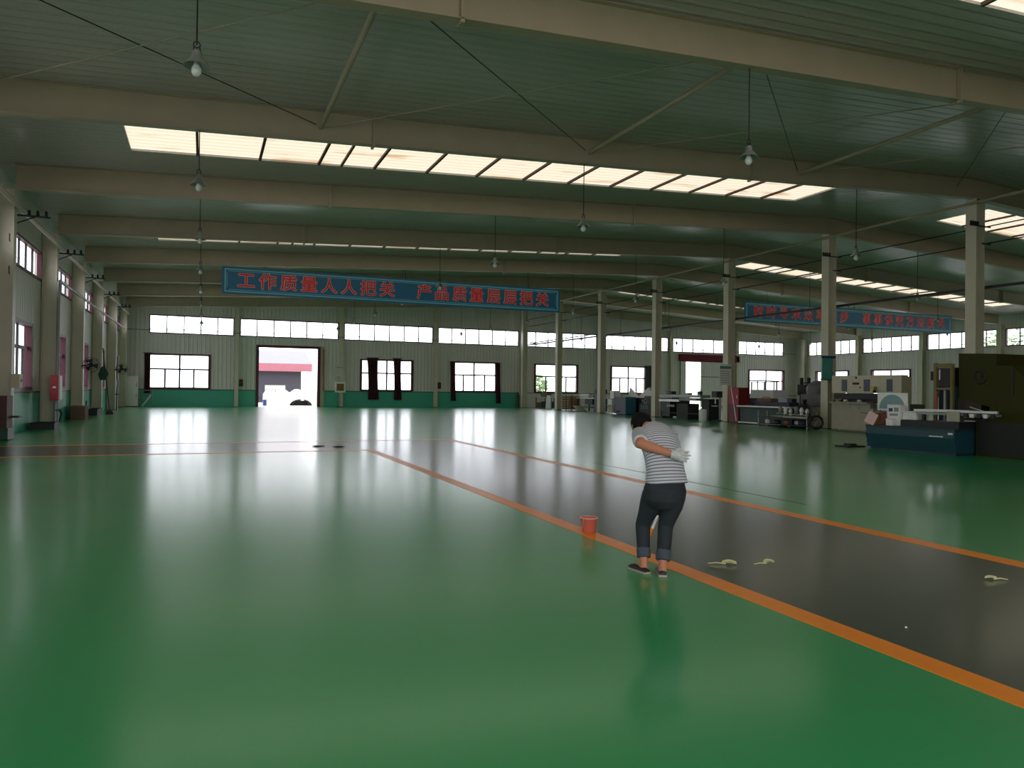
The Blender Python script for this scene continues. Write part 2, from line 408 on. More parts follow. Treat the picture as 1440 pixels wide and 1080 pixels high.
for i in SKY_I:
    for h, (a, b) in enumerate(SKX):
        if (i, h) not in SKY: continue
        y0, y1 = sky_y(i)
        side = 'over the open floor' if h == 0 else 'over the machine side'
        bm = nb(); v = box(bm, a, b, y0, y1, .06, .10)
        for q in v: q.co.z += zr(q.co.x)
        s_ = struct('skylight', bm, M_SKYL, f'cream translucent roof light strip {side}, {ORD[(4 - i) // 2]} one counted from the far wall', 'skylight')
        base(s_, (a, y0, zr(a)))
        bm = nb()
        n = 14
        for k in range(1, n):
            x = a + (b - a) * k / n; z = zr(x)
            box(bm, x - .035, x + .035, y0, y1, z - .02, z + .055)
        for x in ((a + (b - a) * 3.4 / n),) if h == 0 else (): box(bm, x - .03, x + .03, y0, y1, zr(x) - .02, zr(x) + .055)
        obj('glazing_bar', bm, mat('purlin_brown', '#4d3a2c', .7), s_)

# ------------------------------------------------------------------ steel frame: beams and columns
def beam_z(x): return zr(x) - .75
def rafter(i, half):
    y = FR[i]; x0, x1 = (XL + .5, XC - .01) if half == 0 else (XC + .01, XR - .5)
    bm = nb()
    n = 1
    z0, z1 = (beam_z(x0), beam_z(x1)); t0, t1 = zr(x0) - .01, zr(x1) - .01
    def slab(ya, yb, za0, za1, zb0, zb1):
        v = box(bm, x0, x1, ya, yb, 0, 1)
        for q in v:
            left = abs(q.co.x - x0) < 1e-6; lo = q.co.z < .5
            q.co.z = (za0 if left else zb0) if lo else (za1 if left else zb1)
    slab(y - .012, y + .012, z0 + .02, t0 - .02, z1 + .02, t1 - .02)
    slab(y - .13, y + .13, z0, z0 + .02, z1, z1 + .02)
    slab(y - .13, y + .13, t0 - .02, t0, t1 - .02, t1)
    o = obj('roof_beam', bm, M_STEEL); base(o, (x0, y, z0))
    side = 'over the open floor' if half == 0 else 'over the machine side'
    tag(o, f'grey steel roof beam {side}, {ORD[6 - i]} one counted from the far wall', 'roof beam', 'roof beams')
    for xs_ in ((3.9, 15.9) if half == 0 else (48.4, 36.4)):
        bm = nb()
        for s_ in (-1, 1): box(bm, xs_ - .03, xs_ + .03, y + s_ * .02, y + s_ * .13, beam_z(xs_) - .06, zr(xs_) - .03)
        obj('splice_plate', bm, M_STEEL, o)
    return o
for i in range(-3, 7):
    rafter(i, 0)
    if i >= -1: rafter(i, 1)

def hcol(name, x, y, z1, w, dpt, web, label, group, basez=0):
    """H-section column: flanges face +-X when web='X', +-Y when web='Y'"""
    bm = nb()
    if web == 'X':
        box(bm, x - dpt / 2, x - dpt / 2 + .02, y - w / 2, y + w / 2, 0, z1); box(bm, x + dpt / 2 - .02, x + dpt / 2, y - w / 2, y + w / 2, 0, z1)
        box(bm, x - dpt / 2 + .02, x + dpt / 2 - .02, y - .012, y + .012, 0, z1)
    else:
        box(bm, x - w / 2, x + w / 2, y - dpt / 2, y - dpt / 2 + .02, 0, z1); box(bm, x - w / 2, x + w / 2, y + dpt / 2 - .02, y + dpt / 2, 0, z1)
        box(bm, x - .012, x + .012, y - dpt / 2 + .02, y + dpt / 2 - .02, 0, z1)
    o = obj(name, bm, M_COLUMN); base(o, (x, y, 0)); tag(o, label, 'column', group)
    bm = nb(); box(bm, x - dpt / 2 - .015, x + dpt / 2 + .015, y - w / 2 - .05, y + w / 2 + .015, 0, .03); obj('base_plate', bm, M_DARK, o)
    return o
for i in range(-3, 7):
    hcol('steel_column', XC + .12, FR[i], beam_z(XC) - .035, .42, .46, 'X', f'freestanding steel column of the central row, {ORD[6 - i]} one counted from the far wall', 'central columns')
for i in range(-3, 7):
    hcol('steel_column', XL + .27, FR[i], beam_z(XL) + .02, .36, .48, 'X', f'steel column against the long window wall, {ORD[6 - i]} one counted from the far corner', 'window wall columns')
for k in range(1, 8):
    hcol('steel_column', WX[k], D - .2, zr(WX[k]) - .05, .28, .28, 'Y', f'slim steel column against the far wall, {ORD[k - 1]} one counted from the white cabinet', 'far wall columns')
for i in range(1, 7):
    hcol('steel_column', XR - .25, FR[i], beam_z(XR) + .02, .36, .42, 'X', f'steel column against the wall behind the machines, {ORD[6 - i]} from the far corner', 'machine wall columns')

# bracing between the two beams overhead
def bar_thing(name, pts, r, m, label, cat, group=None, n=8):
    bm = nb(); tube(bm, pts, r, n); o = obj(name, bm, m, smooth=True); base(o, pts[0]); return tag(o, label, cat, group)
nodes = [2.6, 10.1, 17.9]
for k, x in enumerate(nodes):
    z = zr(x) - .42
    bar_thing('brace_tube', [(x, FR[-1] + .02, z), (x, FR[0] - .02, z)], .06, M_STEEL, f'pale steel tube spanning between the two overhead beams, {ORD[k]} from the long window wall', 'brace', 'overhead brace tubes', 12)
nd = [-5.0] + nodes + [25.4]
for k in range(4):
    for s_, (ya, yb) in enumerate(((-1, 0), (0, -1))):
        a, b = nd[k] + .12, nd[k + 1] - .12
        bar_thing('brace_rod', [(a, FR[ya] + (.04 if ya < 0 else -.04), zr(a) - .36 - .05 * s_), (b, FR[yb] + (.04 if yb < 0 else -.04), zr(b) - .36 - .05 * s_)], .011, M_STEEL if s_ else M_DARK,
                  f'thin {"pale" if s_ else "dark"} bracing rod crossing the overhead bay, {ORD[k]} crossing from the long window wall', 'brace rod', 'overhead brace rods', 6)

# services along the columns
bar_thing('tie_pipe', [(XC - .19, FR[0] - 8, 8.66), (XC - .19, FR[6], 8.66)], .055, M_STEEL, 'long grey tie pipe along the tops of the central columns', 'pipe')
bar_thing('power_cable', [(XC + .5, FR[0] - 8, 7.845), (XC + .5, FR[6], 7.845)], .022, M_BLACK, 'upper black power cable running along the central columns', 'cable', 'central column cables')
bar_thing('power_cable', [(XC + .5, FR[0] - 8, 7.22), (XC + .5, FR[6], 7.22)], .022, M_BLACK, 'lower black power cable running along the central columns', 'cable', 'central column cables')
bm = nb(); box(bm, XC + .44, XC + .56, FR[0] - 8, FR[6], 5.54, 5.64)
o = obj('busbar_trunking', bm, M_DARK); base(o, (XC + .5, FR[0], 5.54)); tag(o, 'dark busbar trunking along the central columns below the cables', 'trunking')
for i in range(0, 6):
    bm = nb(); box(bm, XC + .355, XC + .54, FR[i] - .04, FR[i] + .04, 5.48, 5.535); obj('wall_bracket', bm, M_DARK, o)
for i in range(0, 6):
    t = thing('insulator_bracket', f'black bracket of insulators holding cables at a central column, {ORD[6 - i]} from the far wall', 'bracket', (XC - .1, FR[i] - .3, 7.84), 'insulator brackets')
    bm = nb(); box(bm, XC - .55, XC + .55, FR[i] - .30, FR[i] - .26, 7.78, 7.82); obj('arm', bm, M_DARK, t)
    bm = nb(); box(bm, XC + .1, XC + .55, FR[i] - .30, FR[i] - .26, 7.15, 7.195); obj('arm', bm, M_DARK, t)
    for k in range(4):
        bm = nb(); lathe(bm, [(.04, 0), (.05, .04), (.03, .06), (.05, .09), (.02, .14)], (XC - .5 + .12 * k, FR[i] - .28, 7.82), 10); obj('insulator', bm, M_BLACK, t)
# pipe along the window wall
bm = nb(); tube(bm, [(XL + .6, FR[2] - .35, 0), (XL + .6, FR[2] - .35, 5.3), (XL + .6, FR[2] - .28, 5.45), (XL + .6, FR[2] - .1, 5.5), (XL + .6, D - 4, 5.5)], .06, 10)
o = obj('service_pipe', bm, M_GREYM, smooth=True); base(o, (XL + .6, FR[2] - .35, 0)); tag(o, 'grey service pipe rising then running along the long window wall columns', 'pipe')
bar_thing('eaves_tube', [(XL + .6, 12, 6.78), (XL + .6, D - 1, 6.78)], .07, M_STEEL, 'pale steel eaves tube running above the high windows of the long window wall', 'pipe')
bar_thing('wall_cable', [(XL + .3, D - .37, 5.74), (WX[2], D - .37, 5.72), (WX[4], D - .37, 5.7), (XR - .4, D - .37, 5.74)], .02, M_BLACK, 'black cable strung along the far wall across the high windows', 'cable')
bar_thing('wall_pipe', [(27.2, D - .45, 5.8), (33.9, D - .45, 6.9)], .05, M_GREYM, 'sloping grey pipe in front of the far high window band', 'pipe')
for i in range(1, 6):
    t = thing('cable_bracket', f'dark cable bracket high on the long window wall, {ORD[6 - i]} from the far corner', 'bracket', (XL + .6, FR[i] + .5, 6.4), 'window wall brackets')
    bm = nb(); box(bm, XL + .03, XL + 1.3, FR[i] + .5, FR[i] + .55, 6.62, 6.67); tube(bm, [(XL + .03, FR[i] + .52, 6.2), (XL + .9, FR[i] + .52, 6.63)], .02, 6); obj('arm', bm, M_DARK, t)
    for k in range(3):
        bm = nb(); lathe(bm, [(.04, 0), (.055, .04), (.03, .06), (.05, .1), (.02, .16)], (XL + .75 + .22 * k, FR[i] + .52, 6.67), 10); obj('insulator', bm, M_BLACK, t)
# small steel hooks on the nearest window-wall column
t = None
for k, z in enumerate((5.72, 4.78)):
    bm = nb(); y = FR[1] - .21
    tube(bm, [(XL + .43, y, z), (XL + .43, y - .07, z), (XL + .43, y - .09, z + .05), (XL + .43, y - .09, z + .22)], .015, 6)
    o = obj('steel_hook', bm, M_DARK); base(o, (XL + .43, y, z)); tag(o, ('upper' if k == 0 else 'lower') + ' small dark hook on the window wall column with a junction box', 'hook', 'column hooks')

# ------------------------------------------------------------------ pendant lamps
LAMP_X = [-.15, 9.95, 20.4, 32.0, 42.45, 52.55]
proto = None
for i in range(-1, 7):
    for k, x in enumerate(LAMP_X):
        y = FR[i]
        if i == -1 and k > 1: continue
        zb = beam_z(x) - .003; z = 6.28
        lab = f'pendant lamp, {ORD[k]} from the window wall on {ORD[6 - i]} beam from the far wall'
        t = thing('pendant_lamp', lab, 'lamp', (x, y, z), 'pendant lamps')
        bm = nb(); tube(bm, [(x, y, z + .30), (x, y, zb)], .012, 6); obj('cord', bm, M_BLACK, t)
        bm = nb(); torus(bm, (x, y, z + .31), (0, 1, 0), .045, .009, 14, 6)
        tube(bm, [(x - .04, y, z + .28), (x - .05, y, z + .2)], .008, 6); tube(bm, [(x + .04, y, z + .28), (x + .05, y, z + .2)], .008, 6); obj('hanger', bm, M_BLACK, t)
        bm = nb(); lathe(bm, [(.045, .22), (.06, .21), (.075, .12), (.12, .07), (.185, .0), (.19, -.01), (.18, -.005), (.11, .055), (.065, .1), (.04, .1)], (x, y, z), 24); obj('lamp_shade', bm, mat('lamp_shade', '#8d918d', .35, .3), t, smooth=True)
        bm = nb(); lathe(bm, [(.01, -.16), (.045, -.145), (.07, -.1), (.07, -.05), (.04, .02), (.03, .11)], (x, y, z), 16); obj('bulb', bm, mat('bulb_glass', '#d5d8d2', .15), t, smooth=True)

# ------------------------------------------------------------------ slogan banners
M_BAN = mat('banner_blue', '#0f5f86', .5, 0, .08, 2)
M_BANE = mat('banner_border', '#6fb4c8', .5, 0, .05, 2)
M_LET = mat('letter_red', '#d3222c', .5, 0, .05, 2)
M_LETO = mat('letter_outline', '#e8c9c4', .5, 0, .05, 2)
def text_mesh(s, size, off, ext, X, Y, Z, bm):
    c = bpy.data.curves.new('t', 'FONT'); c.body = s; c.size = size; c.offset = off; c.extrude = ext; c.align_x = 'CENTER'; c.align_y = 'CENTER'
    o = bpy.data.objects.new('t', c); COL.objects.link(o)
    bpy.context.view_layer.update()
    me = bpy.data.meshes.new_from_object(o.evaluated_get(bpy.context.evaluated_depsgraph_get()))
    xs_ = [v.co.x for v in me.vertices]; zs_ = [v.co.y for v in me.vertices]
    mx, mz = 0.5 * (max(xs_) + min(xs_)), .0
    me.transform(Matrix.Translation((X, Y, Z)) @ Matrix.Rotation(PI / 2, 4, 'X') @ Matrix.Translation((-mx, -.0, 0)))
    bm.from_mesh(me); bpy.data.meshes.remove(me); bpy.data.objects.remove(o); bpy.data.curves.remove(c)
def banner(x0, x1, z0, z1, y, s, label):
    t = thing('slogan_banner', label, 'banner', ((x0 + x1) / 2, y, z0), 'slogan banners')
    bm = nb(); box(bm, x0, x1, y, y + .06, z0, z1); obj('board', bm, M_BAN, t)
    bm = nb()
    for a, b, c, d in ((x0 + .12, x1 - .12, z1 - .16, z1 - .10), (x0 + .12, x1 - .12, z0 + .10, z0 + .16), (x0 + .12, x0 + .18, z0 + .16, z1 - .16), (x1 - .18, x1 - .12, z0 + .16, z1 - .16),
                       (x0 + .32, x1 - .32, z1 - .23, z1 - .205), (x0 + .32, x1 - .32, z0 + .205, z0 + .23), (x0 + .22, x0 + .245, z0 + .32, z1 - .32), (x1 - .245, x1 - .22, z0 + .32, z1 - .32)):
        box(bm, a, b, y - .008, y, c, d)
    obj('border', bm, M_BANE, t)
    n = len(s); w = (x1 - x0 - 1.25) / n
    b1, b2 = nb(), nb()
    for i, ch in enumerate(s):
        if ch == ' ':
            obj('letter_outline', b1, M_LETO, t); obj('lettering', b2, M_LET, t); b1, b2 = nb(), nb()
            continue
        X = x0 + .62 + w * (i + .5); Z = (z0 + z1) / 2 - .02
        for k in range(8): text_mesh(ch, .86, 0, .004, X + .032 * math.cos(PI * k / 4), y - .012 - .0008 * k, Z + .032 * math.sin(PI * k / 4), b1)
        for k in range(4): text_mesh(ch, .86, 0, .006, X + .014 * math.cos(PI * k / 2), y - .026 - .0008 * k, Z + .014 * math.sin(PI * k / 2), b2)
    obj('letter_outline', b1, M_LETO, t); obj('lettering', b2, M_LET, t)
    for x in (x0 + 2, (x0 + x1) / 2, x1 - 2):
        bm = nb(); tube(bm, [(x, y + .03, z1), (x, FR[3] - .1, beam_z(x) - .025)], .015, 6); obj('hanger', bm, M_DARK, t)
banner(.8, 19.35, 6.17, 7.53, FR[3] - .3, '工作质量人人把关 产品质量层层把关', 'long blue slogan banner with red characters hung over the open floor')
banner(32.93, 52.6, 6.30, 7.62, FR[3] - .3, '时时寻求效率进步 事事讲究方法技术', 'blue slogan banner with red characters hung over the machine side')
# ------------------------------------------------------------------ curtains, boards and boxes on the far wall
M_CURT = ribbed('curtain_cloth', '#4a2b30', 'X', .13, .02, .9, spec=.1)
M_CURTG = ribbed('curtain_grey', '#5d5f60', 'X', .13, .02, .9, spec=.1)
def curtain(x0, x1, z0, z1, m, label, lean=0.0):
    bm = nb(); n = max(12, int((x1 - x0) * 40)); y = D - .17
    fr_, bk = [], []
    for r in range(5):
        z = z1 + (z0 - z1) * r / 4; s_ = 1 - .12 * math.sin(PI * r / 4); c = (x0 + x1) / 2 + lean * r / 4
        a, b = [], []
        for i in range(n + 1):
            t = i / n; x = c + (t - .5) * (x1 - x0) * s_; w = .045 * math.sin(t * (x1 - x0) / .16 * 2 * PI)
            a.append(bm.verts.new((x, y + w, z))); b.append(bm.verts.new((x, y + w + .012, z)))
        fr_.append(a); bk.append(b)
    for g in (fr_, bk):
        for r in range(4):
            for i in range(n): bm.faces.new((g[r][i], g[r][i + 1], g[r + 1][i + 1], g[r + 1][i]))
    for r in range(4):
        bm.faces.new((fr_[r][0], fr_[r + 1][0], bk[r + 1][0], bk[r][0])); bm.faces.new((fr_[r][n], bk[r][n], bk[r + 1][n], fr_[r + 1][n]))
    for i in range(n):
        bm.faces.new((fr_[0][i], bk[0][i], bk[0][i + 1], fr_[0][i + 1])); bm.faces.new((fr_[4][i], fr_[4][i + 1], bk[4][i + 1], bk[4][i]))
    o = obj('curtain', bm, m, smooth=True); base(o, ((x0 + x1) / 2, y, z1)); tag(o, label, 'curtain', 'far wall curtains')
    bm = nb(); cyl(bm, (x0 - .1, y, z1 + .03), (x1 + .1, y, z1 + .03), .02, 8); obj('curtain_rod', bm, M_DARK, o)
curtain(-4.05, -3.62, 1.0, 4.0, M_CURT, 'narrow maroon curtain at the low far window next to the white cabinet')
curtain(12.6, 13.5, .62, 4.1, M_CURT, 'broad maroon striped curtain nearer the gateway on the window with two curtains', .12)
curtain(14.82, 15.5, .6, 4.1, M_CURT, 'narrower dark maroon curtain on the window with two hanging curtains, farther from the gateway', .1)
curtain(19.85, 20.3, .55, 3.95, M_CURT, 'slim maroon curtain on the gateway side of the third low far window', .1)
curtain(24.05, 24.5, .35, 3.95, M_CURT, 'slim maroon curtain on the machine side of the third low far window', .12)
curtain(39.75, 40.6, 1.1, 4.05, M_CURTG, 'grey curtain at the far window behind the white angled hoods')

def wbox(name, x0, x1, y0, y1, z0, z1, m, label, cat, group=None, bevel=0, parent=None):
    bm = nb(); box(bm, x0, x1, y0, y1, z0, z1); o = obj(name, bm, m, bevel=bevel)
    base(o, ((x0 + x1) / 2, (y0 + y1) / 2, z0)); return tag(o, label, cat, group)
def part(name, par, m, *boxes):
    bm = nb()
    for b in boxes: box(bm, *b)
    return obj(name, bm, m, par)

# notice board + framed box by the gateway
t = thing('notice_board', 'pale notice board high on the far wall column next to the gateway', 'notice board', (10.3, D - .4, 2.6))
part('panel', t, M_LIGHTM, (9.95, 10.7, D - .42, D - .38, 2.55, 3.42)); part('heading', t, M_GREYM, (10.05, 10.6, D - .43, D - .42, 3.2, 3.28))
t = thing('wall_cabinet', 'white framed box with dark glass under the notice board by the gateway', 'cabinet', (10.35, D - .5, 1.2))
part('body', t, M_WHITE, (9.95, 10.8, D - .48, D - .37, 1.2, 2.05)); part('glass_front', t, M_BROWN, (10.08, 10.66, D - .5, D - .48, 1.33, 1.92))
t = thing('floor_stand', 'small pale stand under the framed white box by the gateway', 'stand', (10.3, D - .5, 0))
part('post', t, M_GREYM, (10.2, 10.34, D - .6, D - .5, .05, 1.1)); part('foot', t, M_DARK, (10.08, 10.46, D - .65, D - .42, 0, .05))
for x, lab in ((2.62, 'small dark switch box on the far wall column beside the gateway'), (18.74, 'small dark switch box on the far wall column between the two-curtain window and the next')):
    t = thing('switch_box', lab, 'switch box', (x, D - .3, 1.6), 'far wall switch boxes')
    part('body', t, M_DARK, (x, x + .28, D - .22, D - .02, 1.6, 2.15)); part('handle', t, M_RED, (x + .1, x + .16, D - .26, D - .22, 1.8, 1.95))
t = thing('fire_extinguisher', 'red fire extinguisher hung on the far wall beyond the machine row', 'fire extinguisher', (26.72, D - .52, 1.3))
bm = nb(); lathe(bm, [(.05, 0), (.13, .02), (.13, .55), (.06, .66), (.04, .72)], (26.72, D - .52, 1.35), 14); obj('cylinder', bm, M_RED, t, smooth=True)
part('hanger', t, M_DARK, (26.56, 26.74, D - .39, D - .345, 1.5, 1.9))
bm = nb(); box(bm, 26.66, 26.8, D - .56, D - .48, 2.07, 2.14); obj('handle', bm, M_BLACK, t)

# white two-door cabinet in the corner, low rail beside it
t = thing('storage_cabinet', 'tall white two-part metal cabinet in the far corner by the window', 'cabinet', (-4.8, 61.0, 0))
part('body', t, M_WHITE, (-5.2, -4.4, 60.75, 61.4, .06, 2.26)); part('plinth', t, M_DARK, (-5.17, -4.43, 60.78, 61.38, 0, .06))
d_ = part('door', t, M_WHITE, (-5.19, -4.41, 60.72, 60.75, 1.2, 2.23)); part('handle', d_, M_DARK, (-4.5, -4.47, 60.69, 60.72, 1.5, 1.75))
d_ = part('door', t, M_WHITE, (-5.19, -4.41, 60.72, 60.75, .1, 1.14)); part('handle', d_, M_DARK, (-4.5, -4.47, 60.69, 60.72, .7, .95))
t = thing('guard_rail', 'low tube guard rail with a sloping white brace beside the white cabinet', 'railing', (-3.8, 60.8, 0))
for x in (-4.3, -3.45):
    bm = nb(); cyl(bm, (x, 60.8, 0), (x, 60.8, 1.25), .04, 10); obj('post', bm, M_GREYM, t)
for z in (.65, 1.22):
    bm = nb(); cyl(bm, (-4.3, 60.8, z), (-3.45, 60.8, z), .03, 10); obj('rail', bm, M_GREYM, t)
bm = nb(); tube(bm, [(-4.1, 60.72, .05), (-3.5, 60.72, .9)], .05, 8); obj('brace', bm, M_WHITE, t)

# ------------------------------------------------------------------ long window wall: fans, hydrant box, clutter at the columns
def wall_fan(i, z, lab):
    y = FR[i] - .26; x = XL + .55
    t = thing('wall_fan', lab, 'fan', (x, y, z), 'wall fans')
    bm = nb(); tube(bm, [(x - .1, y + .06, z - .05), (x - .05, y - .2, z - .05), (x + .25, y - .34, z)], .03, 8); obj('arm', bm, M_BLACK, t)
    c = Vector((x + .35, y - .38, z)); a = Vector((.35, -.9, -.1)).normalized()
    bm = nb(); cyl(bm, c - a * .12, c + a * .03, .09, 14); obj('motor', bm, M_BLACK, t)
    u, w = frame_of(a)
    bm = nb()
    for k in range(3):
        th = 2 * PI * k / 3 + .4; d1 = u * math.cos(th) + w * math.sin(th); d2 = u * math.cos(th + .9) + w * math.sin(th + .9)
        p = [c + a * .04 + d1 * .06, c + a * .07 + d1 * .3, c + a * .02 + d2 * .3, c + a * .01 + d2 * .06]
        va = [bm.verts.new(q) for q in p]; vb = [bm.verts.new(q + a * .006) for q in p]
        bm.faces.new(va); bm.faces.new(vb)
        for k2 in range(4): bm.faces.new((va[k2], va[(k2 + 1) % 4], vb[(k2 + 1) % 4], vb[k2]))
    obj('blade', bm, M_DARK, t)
    bm = nb()
    for off, r in ((.1, .18), (.08, .28), (.03, .35), (-.03, .35)): torus(bm, c + a * off, a, r, .006, 24, 5)
    for k in range(16):
        d = u * math.cos(PI * k / 8) + w * math.sin(PI * k / 8)
        tube(bm, [c + a * .11 + d * .05, c + a * .1 + d * .2, c + a * .03 + d * .35, c - a * .05 + d * .34, c - a * .1 + d * .1], .004, 4)
    obj('cage_grille', bm, M_BLACK, t)
wall_fan(3, 2.5, 'black wall fan on the column just beyond the red hydrant box')
wall_fan(5, 2.6, 'black wall fan on the column closest to the far corner')
t = thing('hydrant_cabinet', 'red fire hydrant cabinet on the window wall column with a bucket below', 'hydrant cabinet', (XL + .75, 31.6, 1.0))
part('body', t, M_RED, (XL + .52, XL + .78, 31.35, 32.05, 1.0, 1.92)); d_ = part('door', t, M_RED, (XL + .54, XL + .76, 31.32, 31.35, 1.03, 1.9))
part('glass', d_, M_WHITE, (XL + .6, XL + .7, 31.31, 31.32, 1.45, 1.52)); part('side_trim', t, M_WHITE, (XL + .78, XL + .8, 31.5, 32.0, 1.02, 1.9))
t = thing('hose_stand', 'dark hose hung on a grey standpipe under the red hydrant cabinet', 'hose', (XL + .62, 31.75, 0))
bm = nb(); cyl(bm, (XL + .62, 31.75, 0), (XL + .62, 31.75, .98), .045, 10); cyl(bm, (XL + .62, 31.75, .62), (XL + .82, 31.6, .66), .035, 10); obj('standpipe', bm, M_GREYM, t, smooth=True)
bm = nb(); tube(bm, [(XL + .8, 31.6, .66), (XL + .86, 31.55, .5), (XL + .8, 31.5, .2), (XL + .7, 31.4, .06), (XL + .55, 31.45, .05)], .032, 8); obj('hose', bm, M_BLACK, t, smooth=True)
def trough(x0, x1, y0, y1, h, m, lab, cat='trough'):
    t = thing('planter_trough', lab, cat, ((x0 + x1) / 2, (y0 + y1) / 2, 0), 'dark troughs at the window wall')
    bm = nb()
    box(bm, x0, x1, y0, y0 + .03, 0, h); box(bm, x0, x1, y1 - .03, y1, 0, h); box(bm, x0, x0 + .03, y0 + .03, y1 - .03, 0, h); box(bm, x1 - .03, x1, y0 + .03, y1 - .03, 0, h); box(bm, x0 + .03, x1 - .03, y0 + .03, y1 - .03, .02, .05)
    obj('shell', bm, m, t)
    part('rim', t, M_BLACK, (x0 - .02, x1 + .02, y0 - .02, y0, h - .04, h), (x0 - .02, x1 + .02, y1, y1 + .02, h - .04, h), (x0 - .02, x0, y0, y1, h - .04, h), (x1, x1 + .02, y0, y1, h - .04, h))
trough(XL + .12, XL + .85, 30.2, 31.15, .24, mat('trough_dark', '#1c2a24', .6), 'long dark trough on the floor before the red hydrant cabinet')
trough(XL + .1, XL + .65, 43.4, 45.6, .34, MATS['trough_dark'], 'dark green trough at the column fourth from the camera on the window wall')
t = thing('control_cabinet', 'grey junction box on the window wall column next to the first low window', 'junction box', (XL + .7, FR[1] - .3, 1.45))
part('body', t, M_STEEL, (XL + .525, XL + .75, FR[1] - .42, FR[1] + .05, 1.48, 1.88)); part('latch', t, M_DARK, (XL + .75, XL + .77, FR[1] - .2, FR[1] - .12, 1.66, 1.72))
t = thing('tool_cabinet', 'brown wooden tool stand partly cut off at the picture edge by the window wall column', 'tool stand', (XL + .35, FR[1] - .7, 0))
part('body', t, mat('red_brown', '#4b2119', .6, 0, .2, 4), (XL + .05, XL + .58, FR[1] - 1.0, FR[1] - .3, .35, 1.25)); part('base', t, M_GREEND, (XL + .03, XL + .62, FR[1] - 1.05, FR[1] - .27, .02, .35)); part('shelf', t, M_DARK, (XL + .03, XL + .8, FR[1] - .6, FR[1] - .26, .62, .67))
t = thing('pink_crate', 'pinkish brown crate of scrap at the foot of the column with a fan', 'crate', (XL + .55, FR[3] - .55, 0))
part('body', t, mat('pinkish', '#6e4f4a', .8, 0, .25, 8), (XL + .2, XL + .78, FR[3] - 1.4, FR[3] - .35, .0, .58)); part('lid', t, M_WOOD, (XL + .18, XL + .8, FR[3] - 1.42, FR[3] - .33, .58, .63))
bm = nb(); tube(bm, [(XL + .7, FR[3] - .45, .63), (XL + .7, FR[3] - .42, .85)], .03, 6); obj('handle', bm, M_BLACK, t)
t = thing('broom', 'long black-handled broom leaning on the window wall column with a green cloth', 'broom', (XL + 1.0, FR[4] - 1.0, 0))
bm = nb(); tube(bm, [(XL + 1.0, FR[4] - 1.0, .18), (XL + .56, FR[4] - .3, 3.6)], .028, 8); obj('handle', bm, M_BLACK, t)
bm = nb(); prism(bm, [(-.2, 0), (.2, 0), (.12, .2), (-.12, .2)], 'Y', 0, .1); bmesh.ops.translate(bm, verts=bm.verts[:], vec=(XL + 1.0, FR[4] - 1.05, 0)); obj('bristles', bm, M_DARK, t)
t = thing('hanging_cloth', 'crumpled green cloth hung on a window wall column beside the broom', 'cloth', (XL + .6, FR[4] - .3, 1.9))
bm = nb(); ball(bm, (XL + .6, FR[4] - .32, 2.2), .22, .12, .38, 12)
for v in bm.verts: v.co += Vector((random.uniform(-.05, .05), random.uniform(-.03, .03), random.uniform(-.07, .07)))
obj('cloth', bm, mat('green_cloth', '#22543c', .9), t, smooth=True)
t = thing('drain_pipe', 'pale bent downpipe against the last window wall column by the far corner', 'pipe', (XL + .8, FR[5] - .1, 0))
bm = nb(); tube(bm, [(XL + .62, FR[5] - .3, 0), (XL + .62, FR[5] - .3, 1.2), (XL + .7, FR[5] - .36, 1.7), (XL + .62, FR[5] - .3, 2.2), (XL + .66, FR[5] - .3, 3.4)], .06, 8); obj('pipe', bm, M_GREYM, t, smooth=True)
bm = nb(); torus(bm, (XL + .62, FR[5] - .3, 1.0), (0, 0, 1), .1, .03, 14, 6); obj('collar', bm, M_DARK, t)

# ------------------------------------------------------------------ boards on the central columns
t = thing('instruction_board', 'teal instruction board on the central column beside the cream machine', 'notice board', (XC, FR[1] - .3, 2.2))
part('panel', t, mat('board_teal', '#4f9a94', .4), (XC - .48, XC + .12, FR[1] - .25, FR[1] - .22, 2.25, 3.2)); part('heading', t, M_BLUE, (XC - .52, XC + .3, FR[1] - .27, FR[1] - .215, 3.2, 3.3))
part('tray', t, mat('board_teal_dark', '#2f7f78', .4), (XC - .56, XC + .16, FR[1] - .32, FR[1] - .215, 2.2, 2.25)); part('side_sheet', t, M_LIGHTM, (XC + .14, XC + .34, FR[1] - .245, FR[1] - .225, 2.3, 3.15))
t = thing('instruction_board', 'white notice board with green heading on a central column above the lathe', 'notice board', (XC, FR[2] - .3, 2.0))
part('panel', t, M_WHITE, (XC - .68, XC + .1, FR[2] - .245, FR[2] - .215, 1.98, 3.1)); part('heading', t, mat('board_green', '#4c8c72', .5), (XC - .66, XC + .08, FR[2] - .25, FR[2] - .245, 2.86, 3.0))
part('text_block', t, M_GREYM, *[(XC - .6, XC + .02, FR[2] - .249, FR[2] - .245, 2.1 + .12 * k, 2.13 + .12 * k) for k in range(6)])

